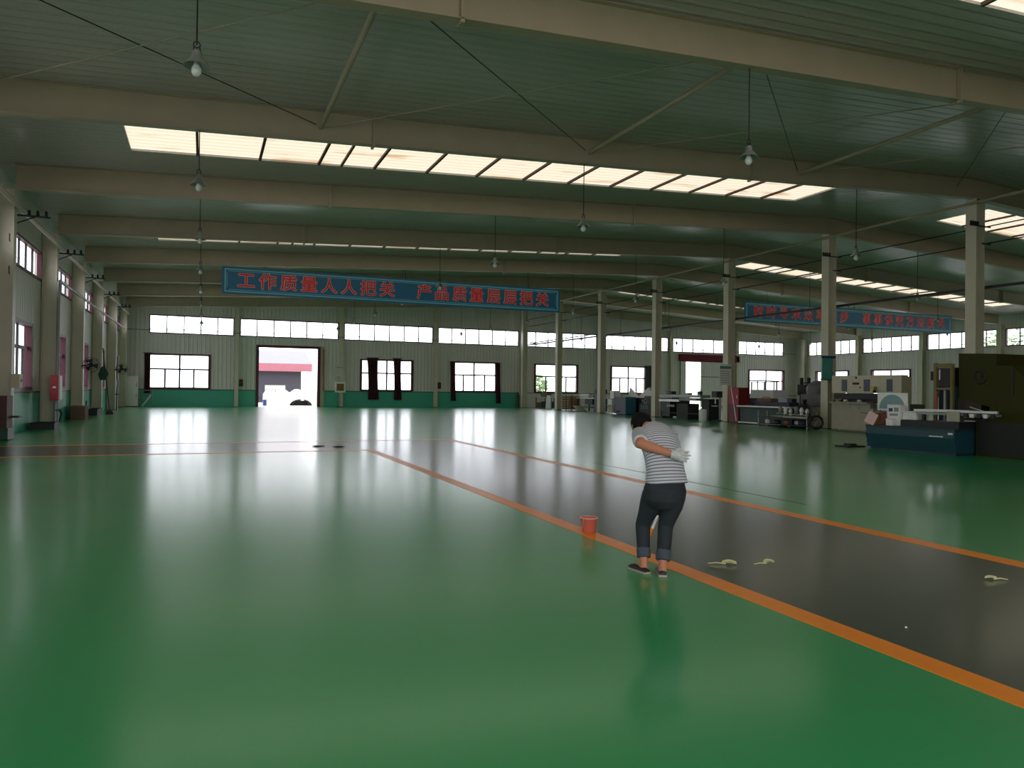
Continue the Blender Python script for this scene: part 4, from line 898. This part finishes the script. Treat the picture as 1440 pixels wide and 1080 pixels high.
# ------------------------------------------------------------------ yard seen through the gateway
bm = nb(); box(bm, -120, 180, D + .2, 260, -.25, -.02); box(bm, -120, XL - .2, -60, D + .2, -.25, -.02); box(bm, XR + .2, 180, -60, D + .2, -.25, -.02); box(bm, XL - .2, XR + .2, -60, YF, -.25, -.02)
struct('yard_ground', bm, mat('concrete', '#c9c7c2', .8), 'pale concrete yard outside the hall', 'ground')
t = thing('outbuilding', 'dark outbuilding with a pinkish eaves band across the yard', 'building', (4, 82, -.02))
part('wall', t, mat('dark_wall', '#35333b', .8), (3.4, 9.5, 80, 90, -.02, 3.2)); part('fascia', t, mat('pink_fascia', '#8f5560', .6), (3.0, 10.5, 79.2, 80.0, 3.2, 4.0)); 
bm = nb(); prism(bm, [(79.2, 4.0), (91, 4.0), (85.5, 5.6)], 'X', 3.0, 10.5); obj('roof', bm, mat('grey_roof', '#65656f', .6), t)
wd = part('window', t, M_LIGHTM, (5.9, 7.9, 79.95, 80, .3, 1.75)); part('grille', wd, M_DARK, *[(6.0 + .3 * k, 6.04 + .3 * k, 79.92, 79.95, .35, 1.4) for k in range(6)])
t = thing('covered_trailer', 'heap under a white cover with a dark arched opening in the yard', 'covered heap', (7.0, 67.5, -.02))
bm = nb(); NX = 26
top = [(4.9 + 4.6 * k / NX, 1.25 + .16 * math.sin(k * .9) + (.35 if k in (20, 21, 22) else 0) - .3 * max(0, (3 - k) / 3)) for k in range(NX + 1)]
arch_ = [(7.9 - .95 * math.cos(PI * k / 10), -.02 + .56 * math.sin(PI * k / 10)) for k in range(11)]
poly = [(4.9, -.02)] + top + [(9.5, -.02)] + arch_[::-1][0:11]
prism(bm, [(p[0], p[1]) for p in poly], 'Y', 66.5, 68.6); obj('cover', bm, M_WHITE, t)
bm = nb(); torus(bm, (7.9, 66.62, -.1), (0, 1, 0), .72, .1, 30, 8)
obj('arch_rim', bm, M_BLACK, t)
part('load', t, M_DARK, (7.0, 8.8, 67.2, 68.4, -.02, .4))
bm = nb(); lathe(bm, [(.15, 0), (.16, .03), (.16, .5), (.13, .53)], (4.85, 65.9, -.02), 14); o = obj('blue_drum', bm, M_BLUE, smooth=True); base(o, (4.85, 65.9, -.02)); tag(o, 'small blue drum in the yard beside the white covered heap', 'drum')
t = thing('parked_car', 'dark car front showing at the edge of the gateway', 'car', (3.6, 69, -.02))
bm = nb(); prism(bm, [(1.0, .3), (4.6, .3), (4.7, .75), (4.2, .95), (3.6, 1.0), (3.0, 1.5), (1.4, 1.5), (1.0, 1.0)], 'Y', 69.2, 70.9); obj('body', bm, M_DARK, t)
for x in (1.6, 4.0):
    for y in (69.15, 70.75):
        bm = nb(); cyl(bm, (x, y, .3), (x, y + .2, .3), .32, 16); obj('wheel', bm, M_BLACK, t)

M_LEAF = mat('pale_foliage', '#6f8a52', .7, 0, .3, 1.5)
def tree(x, y, h, r, n, lab):
    t = thing('leafy_tree', lab, 'tree', (x, y, -.02)); rg_ = random.Random(int(x * 10))
    bm = nb(); tube(bm, [(x, y, -.02), (x + .1, y, h * .35), (x, y + .1, h * .75)], [.16, .12, .05], 8)
    for k in range(5):
        a = 2 * PI * k / 5; tube(bm, [(x + .05, y, h * (.35 + .06 * k)), (x + r * .6 * math.cos(a), y + r * .6 * math.sin(a), h * (.6 + .06 * k))], [.06, .02], 6)
    obj('trunk', bm, M_WOOD, t)
    bm = nb()
    for k in range(n):
        d = Vector((rg_.gauss(0, 1), rg_.gauss(0, 1), rg_.gauss(0, 1))).normalized() * rg_.uniform(.55, 1)
        c = Vector((x + d.x * r, y + d.y * r, h * .62 + d.z * h * .38)); u, w = frame_of((rg_.uniform(-1, 1), rg_.uniform(-1, 1), rg_.uniform(-1, 1) + .01)); s_ = rg_.uniform(.1, .22)
        bm.faces.new([bm.verts.new(q) for q in (c - u * s_, c - w * s_ * .45, c + u * s_, c + w * s_ * .45)])
    obj('foliage', bm, M_LEAF, t)
tree(33.2, 73, 3.4, 1.5, 900, 'pale green bush seen through the far window behind the leaning white board')
tree(70, 47, 8.2, 2.6, 1600, 'tall pale tree outside the high windows above the olive press')
tree(71, 36, 7.6, 2.4, 1400, 'second pale tree outside the machine side, seen beyond the central column at the picture edge')
# ------------------------------------------------------------------ small things on the floor
t = thing('paint_bucket', 'small salmon pink paint bucket on the orange floor line', 'bucket', (4.04, 7.38, .003))
bm = nb(); lathe(bm, [(.062, 0), (.07, .004), (.094, .15), (.1, .152), (.1, .168), (.092, .168), (.085, .15), (.064, .012)], (4.04, 7.38, .003), 28); obj('pail', bm, mat('salmon_plastic', '#cf6450', .4), t, smooth=True)
bm = nb(); torus(bm, (4.04, 7.38, .168), (0, 0, 1), .097, .006, 28, 6); obj('rim', bm, mat('pale_pink', '#e3bcb2', .4), t, smooth=True)
bm = nb(); cyl(bm, (4.04, 7.38, .11), (4.04, 7.38, .125), .078, 24); obj('paint', bm, M_ORANGE, t)
bm = nb(); tube(bm, [(4.04 + .105 * math.cos(a) - .03 * math.sin(a), 7.38 + .02 * math.sin(a) + .07 * math.cos(a), .165 - .12 * math.sin(a)) for a in [PI * k / 12 for k in range(13)]], .003, 6)
for v in bm.verts: pass
obj('handle', bm, M_LIGHTM, t)
def scrap(name, x0, y0, x1, y1, fat, lab, grp):
    """dried leaf-like scrap: thin stalk ending in a curled blade"""
    p0, p1 = Vector((x0, y0, .012)), Vector((x1, y1, .012)); d = p1 - p0; n = Vector((-d.y, d.x, 0)).normalized()
    t = thing(name, lab, 'scrap', (x0, y0, .002), grp)
    bm = nb(); tube(bm, [p0, p0 + d * .3 + Vector((0, 0, .008)), p0 + d * .62], [.004, .005, .007], 7); obj('stalk', bm, M_YELLOWG, t, smooth=True)
    bm = nb(); K = 9; rows = []
    for k in range(K):
        s_ = k / (K - 1); c = p0 + d * (.5 + .5 * s_); w = fat * math.sin(PI * min(1, .08 + s_ * .9)) + .002
        rows.append([bm.verts.new(c + n * w * a + Vector((0, 0, zz + .012 * math.sin(PI * s_)))) for a, zz in ((-1, .014), (-.5, .0), (.5, .0), (1, .022), (.5, .012), (-.5, .010))])
    for a, b in zip(rows, rows[1:]):
        for q in range(6): bm.faces.new((a[q], a[(q + 1) % 6], b[(q + 1) % 6], b[q]))
    bm.faces.new(rows[0]); bm.faces.new(rows[-1][::-1]); obj('blade', bm, M_YELLOWG, t, smooth=True)
scrap('leaf_scrap', 4.345, 5.645, 4.58, 5.53, .028, 'pale yellow-green leaf scrap with a long stalk, nearer the worker of two close together', 'leaf scraps on the walkway')
scrap('leaf_scrap', 4.73, 5.47, 4.95, 5.45, .034, 'broad pale yellow-green leaf scrap lying a step farther from the worker', 'leaf scraps on the walkway')
scrap('leaf_scrap', 6.44, 4.26, 6.29, 4.36, .022, 'small pale leaf scrap alone near the second orange line', 'leaf scraps on the walkway')
bm = nb(); ball(bm, (4.46, 3.64, .009), .010, .007, .006, 10); o = obj('paper_crumb', bm, M_WHITE, smooth=True); base(o, (4.46, 3.64, .002)); tag(o, 'tiny white crumb on the dark walkway', 'crumb')
for k, (x, y) in enumerate(((3.38, 20.1), (2.9, 20.45))):
    bm = nb(); ball(bm, (x, y, .02), .16, .1, .018, 12)
    for v in bm.verts: v.co += Vector((random.uniform(-.03, .03), random.uniform(-.03, .03), 0)); v.co.z = max(v.co.z, .003)
    o = obj('rag', bm, M_DARK, smooth=True); base(o, (x, y, .003)); tag(o, ['dark rag on the floor near the corner of the orange line', 'second dark rag on the floor, just beyond the first towards the gateway'][k], 'rag', 'rags on the floor')
# ------------------------------------------------------------------ the stooping worker
P0 = (3.70, 5.62, 0.003)
TP = thing('person', 'stooping person in a grey striped T-shirt and dark trousers, one gloved hand behind the back', 'person', P0)
TP.rotation_euler = (0, 0, math.atan2(-.55, .835))
def fuse(name, bm, m, voxel, smooth, parent=None, keep=False):
    """weld overlapping lofts into one continuous skin; vertices stay in the figure's own frame"""
    bmesh.ops.recalc_face_normals(bm, faces=bm.faces[:])
    me = bpy.data.meshes.new(name); bm.to_mesh(me); bm.free()
    o = bpy.data.objects.new(name, me); COL.objects.link(o)
    r = o.modifiers.new('r', 'REMESH'); r.mode = 'VOXEL'; r.voxel_size = voxel; r.use_smooth_shade = True
    s_ = o.modifiers.new('s', 'SMOOTH'); s_.factor = .5; s_.iterations = smooth
    bpy.context.view_layer.update()
    ne = bpy.data.meshes.new_from_object(o.evaluated_get(bpy.context.evaluated_depsgraph_get()))
    o.modifiers.clear(); o.data = ne; ne.name = name; bpy.data.meshes.remove(me)
    ne.materials.clear()
    for q in (m if isinstance(m, list) else [m]): ne.materials.append(q)
    ne.polygons.foreach_set('use_smooth', [True] * len(ne.polygons))
    o.parent = parent or TP
    return o
def plain(name, bm, m, parent=None, smooth=True):
    o = obj(name, bm, m, None, smooth=smooth); o.parent = parent or TP; return o
FWD = Vector((-.5, .866, 0)); SIDE = Vector((.866, .5, 0))
def rings(bm, data, side=SIDE, n=24):
    """lofted torso: (centre, half width, half depth) stacked along a bending spine"""
    cs = [Vector(d[0]) for d in data]; R_ = []
    for i, (c, a, b) in enumerate(data):
        t = (cs[min(i + 1, len(cs) - 1)] - cs[max(i - 1, 0)]).normalized()
        e1 = (side - t * side.dot(t)).normalized(); e2 = t.cross(e1)
        R_.append([bm.verts.new(Vector(c) + e1 * a * math.cos(2 * PI * k / n) + e2 * b * math.sin(2 * PI * k / n)) for k in range(n)])
    for A, B in zip(R_, R_[1:]):
        for k in range(n): bm.faces.new((A[k], A[(k + 1) % n], B[(k + 1) % n], B[k]))
    bm.faces.new(R_[0][::-1]); bm.faces.new(R_[-1])
TORSO = [((.135, -.078, .785), .2, .146), ((.125, -.062, .90), .18, .122), ((.105, -.005, 1.02), .178, .128), ((.075, .085, 1.13), .19, .128), ((.045, .17, 1.205), .185, .108), ((.02, .225, 1.25), .14, .08), ((-.01, .265, 1.275), .065, .06)]
SHL, ELL, WRL = Vector((-.115, .13, 1.195)), Vector((-.088, -.125, 1.135)), Vector((.185, -.175, 1.055))
SHR, ELR, WRR = Vector((.17, .30, 1.19)), Vector((.185, .455, .99)), Vector((.195, .435, .82))
HEAD = Vector((-.105, .385, 1.275)); FACE = Vector((-.42, .62, -.66)).normalized()
HUP = (Vector((0, 0, 1)) - FACE * FACE.z).normalized(); HR = FACE.cross(HUP)
KL, AL = Vector((-.068, .015, .40)), Vector((-.055, -.075, .10)); KR, AR = Vector((.13, -.045, .41)), Vector((.108, -.15, .10))
HL, HRP = Vector((.035, -.07, .70)), Vector((.205, -.075, .70))
# skin: one continuous body
bm = nb()
rings(bm, [(c, a * .86, b * .86) for c, a, b in TORSO])
rings(bm, [((.12, -.08, .62), .12, .10), ((.125, -.085, .70), .17, .12), ((.13, -.08, .80), .16, .105)])
tube(bm, [SHL, SHL.lerp(ELL, .5), ELL, ELL.lerp(WRL, .25), ELL.lerp(WRL, .7), WRL], [.058, .052, .046, .049, .037, .029], 14)
tube(bm, [SHR, SHR.lerp(ELR, .5), ELR, ELR.lerp(WRR, .3), WRR], [.056, .05, .042, .044, .029], 14)
tube(bm, [HL, HL.lerp(KL, .5), KL, KL.lerp(AL, .35), AL, AL - Vector((0, 0, .07))], [.085, .072, .056, .056, .038, .036], 14)
tube(bm, [HRP, HRP.lerp(KR, .5), KR, KR.lerp(AR, .35), AR, AR - Vector((0, 0, .07))], [.085, .072, .056, .056, .038, .036], 14)
tube(bm, [(-.035, -.095, .045), (-.09, -.02, .04), (-.15, .045, .03)], [.034, .032, .024], 10); tube(bm, [(.107, -.17, .045), (.095, -.06, .04), (.08, .03, .03)], [.034, .032, .024], 10)
tube(bm, [(-.01, .25, 1.25), (-.05, .31, 1.27), HEAD - FACE * .03], [.058, .052, .05], 14)
ball(bm, HEAD, .084, .098, .1, 18); ball(bm, HEAD + FACE * .04 - HUP * .05, .058, .06, .062, 16)
tube(bm, [HEAD + FACE * .088 + HUP * .012, HEAD + FACE * .112 - HUP * .022], [.008, .014], 8)
for s_ in (-1, 1): ball(bm, HEAD + HR * .088 * s_ - HUP * .01 - FACE * .005, .014, .02, .03, 10)
# right hand, fingers closed round the brush handle
HD = (Vector((-.06, .445, .02)) - Vector((.205, .43, .80))).normalized()
pc = WRR + Vector((.005, .0, -.06)); u_, w_ = frame_of(HD)
tube(bm, [WRR, pc], [.028, .034], 10)
for k in range(4):
    c = Vector((.20, .432, .80)) + HD * (.022 * k - .01)
    tube(bm, [c + (u_ * math.cos(a) + w_ * math.sin(a)) * .027 for a in [(-.6 + .55 * q) for q in range(8)]], .0095, 7)
tube(bm, [WRR + Vector((-.02, -.01, -.03)), WRR + Vector((-.035, -.03, -.06)), WRR + Vector((-.02, -.035, -.085))], [.012, .011, .009], 7)
M_SKIN = mat('skin', '#b9765a', .55, 0, .08, 12)
fuse('body', bm, M_SKIN, .009, 3)
for s_ in (-1, 1):
    bm = nb(); ball(bm, HEAD + FACE * .083 + HR * .032 * s_ + HUP * .02, .012, n=10); plain('eye', bm, M_DARK)
bm = nb(); tube(bm, [HEAD + FACE * .098 - HUP * .055 - HR * .02, HEAD + FACE * .103 - HUP * .056, HEAD + FACE * .098 - HUP * .055 + HR * .02], .006, 6); plain('mouth', bm, mat('lip', '#8d4a44', .5))
# hair
bm = nb(); hc = HEAD - FACE * .018 + Vector((0, 0, .012)); ball(bm, hc, .1, .108, .104, 20)
rg = random.Random(4)
for k in range(60):
    d = Vector((rg.uniform(-1, 1), rg.uniform(-1, 1), rg.uniform(-1, 1))).normalized()
    if d.dot(FACE) > .25: continue
    q = hc + Vector((d.x * .096, d.y * .104, d.z * .1)); cone(bm, q, q + d * .014 - Vector((0, 0, .012)), .016, .006, 6)
o = fuse('hair', bm, mat('black_hair', '#040404', .75, 0, .3, 60, spec=.2), .007, 3)
bm = bmesh.new(); bm.from_mesh(o.data)
bmesh.ops.delete(bm, geom=[v for v in bm.verts if (v.co - HEAD).dot(FACE) > .055 and (v.co - HEAD).dot(HUP) < .06], context='VERTS'); bm.to_mesh(o.data); bm.free()
# striped T-shirt with a short sleeve
bm = nb(); rings(bm, TORSO[:6] + [((.0, .25, 1.265), .085, .07)])
tube(bm, [(-.02, .15, 1.2), SHL, SHL.lerp(ELL, .45), SHL.lerp(ELL, .8)], [.08, .078, .07, .068], 16)
tube(bm, [(.1, .25, 1.2), SHR, SHR.lerp(ELR, .5), SHR.lerp(ELR, .8)], [.08, .078, .07, .066], 16)
for k, (z, x, w) in enumerate(((.93, .12, .17), (1.0, .1, .17), (.86, .13, .18))):   # soft folds across the back
    tube(bm, [(x - w * .6, -.15 + .02 * k, z), (x, -.185 + .04 * (z - .86) / .14, z + .012), (x + w * .65, -.1, z + .02)], [.012, .02, .012], 8)
def shirt_mat():
    m = mat('striped_jersey', '#a9a9ae', .85, 0, .06, 20); N = m.node_tree.nodes; L = m.node_tree.links; b = N['Principled BSDF']
    at = N.new('ShaderNodeAttribute'); at.attribute_name = 'stripe'
    mu = N.new('ShaderNodeMath'); mu.operation = 'MULTIPLY'; mu.inputs[1].default_value = 1 / .0235; L.new(at.outputs['Fac'], mu.inputs[0])
    fr = N.new('ShaderNodeMath'); fr.operation = 'FRACT'; L.new(mu.outputs[0], fr.inputs[0])
    rp = N.new('ShaderNodeValToRGB'); L.new(fr.outputs[0], rp.inputs[0]); e = rp.color_ramp.elements
    e[0].position = 0; e[0].color = lin('#bdbcbf'); e[1].position = .56; e[1].color = lin('#bdbcbf')
    q = e.new(.64); q.color = lin('#62656f'); q = e.new(.9); q.color = lin('#62656f'); q = e.new(.98); q.color = lin('#bdbcbf')
    L.new(rp.outputs[0], b.inputs['Base Color']); return m
o = fuse('shirt', bm, shirt_mat(), .010, 5)
sp_ = [Vector(t[0]) for t in TORSO]
def dense(pts, n=12):
    out = []; s_ = 0; prev = None
    ext = [pts[0] * 2 - pts[1]] + pts + [pts[-1] * 2 - pts[-2]]
    for i in range(1, len(ext) - 2):
        for k in range(n):
            t = k / n; a, b, c, d = ext[i - 1:i + 3]
            p = .5 * ((2 * b) + (c - a) * t + (2 * a - 5 * b + 4 * c - d) * t * t + (3 * b - a - 3 * c + d) * t ** 3)
            if prev is not None: s_ += (p - prev).length
            out.append([p, s_, None]); prev = p
    for i in range(len(out)): out[i][2] = (out[min(i + 1, len(out) - 1)][0] - out[max(i - 1, 0)][0]).normalized()
    return out
SPN = dense(sp_)
def spine_s(p):
    W_ = T_ = 0; dmin = 9
    for c, s_, t in SPN:
        d2 = (p - c).length_squared; w = math.exp(-d2 / .008); W_ += w; T_ += w * (s_ + (p - c).dot(t)); dmin = min(dmin, d2)
    return T_ / max(W_, 1e-12), dmin ** .5
def arm_s(p, a, b):
    d = b - a; t = (p - a).dot(d.normalized()); tc = max(0, min(d.length, t)); return t, (p - a - d.normalized() * tc).length
at = o.data.attributes.new('stripe', 'FLOAT', 'POINT'); vals = []
for v in o.data.vertices:
    p = v.co; s1, d1 = spine_s(p)
    for a, b in ((SHL, ELL), (SHR, ELR)):
        t, d = arm_s(p, a, b)
        if d < .1 and t > .045 and d < d1: s1 = t
    vals.append(s1 + 1)
at.data.foreach_set('value', vals)
# dark trousers with rolled cuffs
bm = nb()
rings(bm, [((.115, -.075, .60), .14, .115), ((.118, -.09, .66), .195, .138), ((.122, -.088, .74), .202, .136), ((.13, -.078, .83), .17, .105)])
tube(bm, [HL - Vector((.005, 0, 0)), HL.lerp(KL, .35), HL.lerp(KL, .7), KL, KL.lerp(AL, .5), AL + Vector((0, .0, .035))], [.105, .098, .078, .068, .06, .054], 18)
tube(bm, [HRP + Vector((-.005, 0, 0)), HRP.lerp(KR, .35), HRP.lerp(KR, .7), KR, KR.lerp(AR, .5), AR + Vector((0, .0, .03))], [.105, .1, .08, .068, .062, .057], 18)
for K_ in (KL, KR):
    for dz in (-.03, .05): tube(bm, [K_ + Vector((-.045, -.045, dz)), K_ + Vector((0, -.066, dz + .008)), K_ + Vector((.05, -.04, dz + .02))], [.006, .011, .006], 6)
fuse('trousers', bm, mat('dark_denim', '#1c2328', .8, 0, .2, 30), .010, 4)
M_CUFF = mat('faded_denim', '#3f4850', .85, 0, .2, 30)
for A_, K_, r in ((AL, KL, .061), (AR, KR, .064)):
    bm = nb(); a = A_ + Vector((0, 0, .03)); b = A_.lerp(K_, .36)
    tube(bm, [a, a + (b - a) * .08, a + (b - a) * .92, b], [r - .006, r, r + .001, r - .004], 20); plain('trouser_cuff', bm, M_CUFF)
# black low shoes with pale soles
def shoe(heel, toe):
    heel, toe = Vector(heel), Vector(toe); d = (toe - heel).normalized(); n = Vector((d.y, -d.x, 0)); Ln = .25
    prof = [(-.02, .030, .045), (.02, .038, .05), (.08, .036, .052), (.14, .042, .058), (.19, .044, .05), (.225, .034, .038), (.245, .015, .026)]
    bm = nb(); K = 14; rs = []
    for t, w, h in prof:
        c = heel + d * t
        rs.append([bm.verts.new(c + n * w * math.cos(PI * k / (K - 1)) + Vector((0, 0, .018 + (h - .018) * math.sin(PI * k / (K - 1))))) for k in range(K)])
    for A, B in zip(rs, rs[1:]):
        for k in range(K): bm.faces.new((A[k], A[(k + 1) % K], B[(k + 1) % K], B[k]))
    bm.faces.new(rs[0][::-1]); bm.faces.new(rs[-1]); sh = plain('shoe', bm, mat('black_shoe', '#16130f', .5))
    bm = nb(); out = []
    for t, w, h in prof: out.append(heel + d * t + n * (w + .004))
    back = [heel + d * t - n * (w + .004) for t, w, h in prof][::-1]
    prism(bm, [(p.x, p.y) for p in out + back], 'Z', 0, .019); plain('sole', bm, mat('pale_sole', '#a89c8a', .7), sh, smooth=False)
shoe((-.035, -.125, 0), (-.185, .075, 0)); shoe((.108, -.195, 0), (.082, .05, 0))
# white work glove: palm, four fingers of different length and a thumb from the side of the palm
bm = nb(); hx = Vector((.965, -.04, -.13)).normalized(); hz = Vector((.12, -.1, .98)).normalized()
pw = WRL - hx * .012
tube(bm, [pw, pw + hx * .03, pw + hx * .06, pw + hx * .085], [.032, .036, .036, .03], 12)
tube(bm, [pw + hx * .03 + hz * .016, pw + hx * .09 + hz * .028], [.024, .02], 10); tube(bm, [pw + hx * .03 - hz * .018, pw + hx * .088 - hz * .026], [.024, .019], 10)
curl = Vector((0, -1, 0))
for off, ln, bend, fan in ((.034, .066, .3, .16), (.012, .078, .15, .04), (-.011, .072, .45, -.06), (-.032, .056, .25, -.2)):
    b0 = pw + hx * .08 + hz * off; d = (hx + hz * fan).normalized()
    b1 = b0 + d * ln * .45; b2 = b1 + (d + curl * bend).normalized() * ln * .33; b3 = b2 + (d + curl * bend * 2).normalized() * ln * .25
    tube(bm, [b0, b1, b2, b3], [.0115, .011, .0105, .009], 9)
t0 = pw + hx * .028 + hz * .028; tube(bm, [t0, t0 + hx * .022 + hz * .022 + curl * .018, t0 + hx * .048 + hz * .03 + curl * .03], [.015, .0125, .0095], 9)
gl = fuse('glove', bm, mat('knit_glove', '#c4c4be', .9, 0, .3, 70, bump=.3, bscale=160), .0048, 2)
gl['label'] = 'white knitted work glove'
bm = nb(); torus(bm, pw + hx * .002, hx, .031, .007, 18, 7); plain('glove_cuff', bm, M_LIGHTM, gl)
# long brush held in the hidden hand
a = TP.matrix_world
bpy.context.view_layer.update(); MW = TP.matrix_world.copy()
b_top, b_bot = Vector((.228, .427, .875)), Vector((-.06, .445, .085))
t = thing('paint_brush', 'long pale-handled paint brush held down to the orange line by the stooping person', 'paint brush', MW @ Vector((-.085, .447, 0)))
w = lambda p: MW @ Vector(p)
mid = b_bot.lerp(b_top, .27)
bm = nb(); tube(bm, [w(mid), w(b_top)], .012, 10); obj('handle', bm, M_WHITE, t, smooth=True)
bm = nb(); tube(bm, [w(b_bot), w(mid)], .0125, 10); obj('grip', bm, M_ORANGE, t, smooth=True)
bm = nb(); v = box(bm, -.035, .035, -.012, .012, 0, .06); 
for q in bm.verts: q.co = w(Vector((-.068, .446, .035)) + q.co)
obj('ferrule', bm, M_LIGHTM, t)
bm = nb(); v = box(bm, -.034, .034, -.014, .014, 0, .036)
for q in bm.verts: q.co = w(Vector((-.078 + q.co.z * .25, .446, .0)) + q.co)
obj('bristles', bm, M_ORANGE, t)
# ------------------------------------------------------------------ light
W = bpy.data.worlds.new('overcast_sky'); SC.world = W; W.use_nodes = True
bg = W.node_tree.nodes['Background']; bg.inputs[0].default_value = (.95, .955, 1, 1); bg.inputs[1].default_value = 3.0
def portal(loc, rot, sx, sy):
    l = bpy.data.lights.new('window_portal', 'AREA'); l.shape = 'RECTANGLE'; l.size = sx; l.size_y = sy; l.cycles.is_portal = True
    o = bpy.data.objects.new('window_portal', l); o.location = loc; o.rotation_euler = rot; COL.objects.link(o)
portal(((XL + XR) / 2, D + .25, 6.2), (-PI / 2, 0, 0), XR - XL, 1.5)
portal(((XL + XR) / 2, D + .25, 2.4), (-PI / 2, 0, 0), XR - XL, 4.9)
for z, h in ((5.96, 1.2), (2.55, 2.4)): portal((XL - .25, (YF + D) / 2, z), (0, -PI / 2, 0), h, D - YF)
for z, h in ((6.2, 1.5), (2.6, 2.5)): portal((XR + .25, (YF + D) / 2, z), (0, PI / 2, 0), h, D - YF)
portal((2.4, YF - .25, 6.2), (PI / 2, 0, 0), 16, 1.5)
portal((2.9, YF - .25, 2.45), (PI / 2, 0, 0), 12.3, 4.9)

VS = SC.view_settings
SC.display_settings.display_device = 'sRGB'
VS.view_transform = 'Standard'; VS.look = 'None'; VS.gamma = 1; VS.use_curve_mapping = False
VS.exposure = 0.62
C_ = SC.cycles
C_.use_denoising = True; C_.max_bounces = 8; C_.diffuse_bounces = 5; C_.glossy_bounces = 4; C_.transparent_max_bounces = 16
C_.sample_clamp_indirect = 6
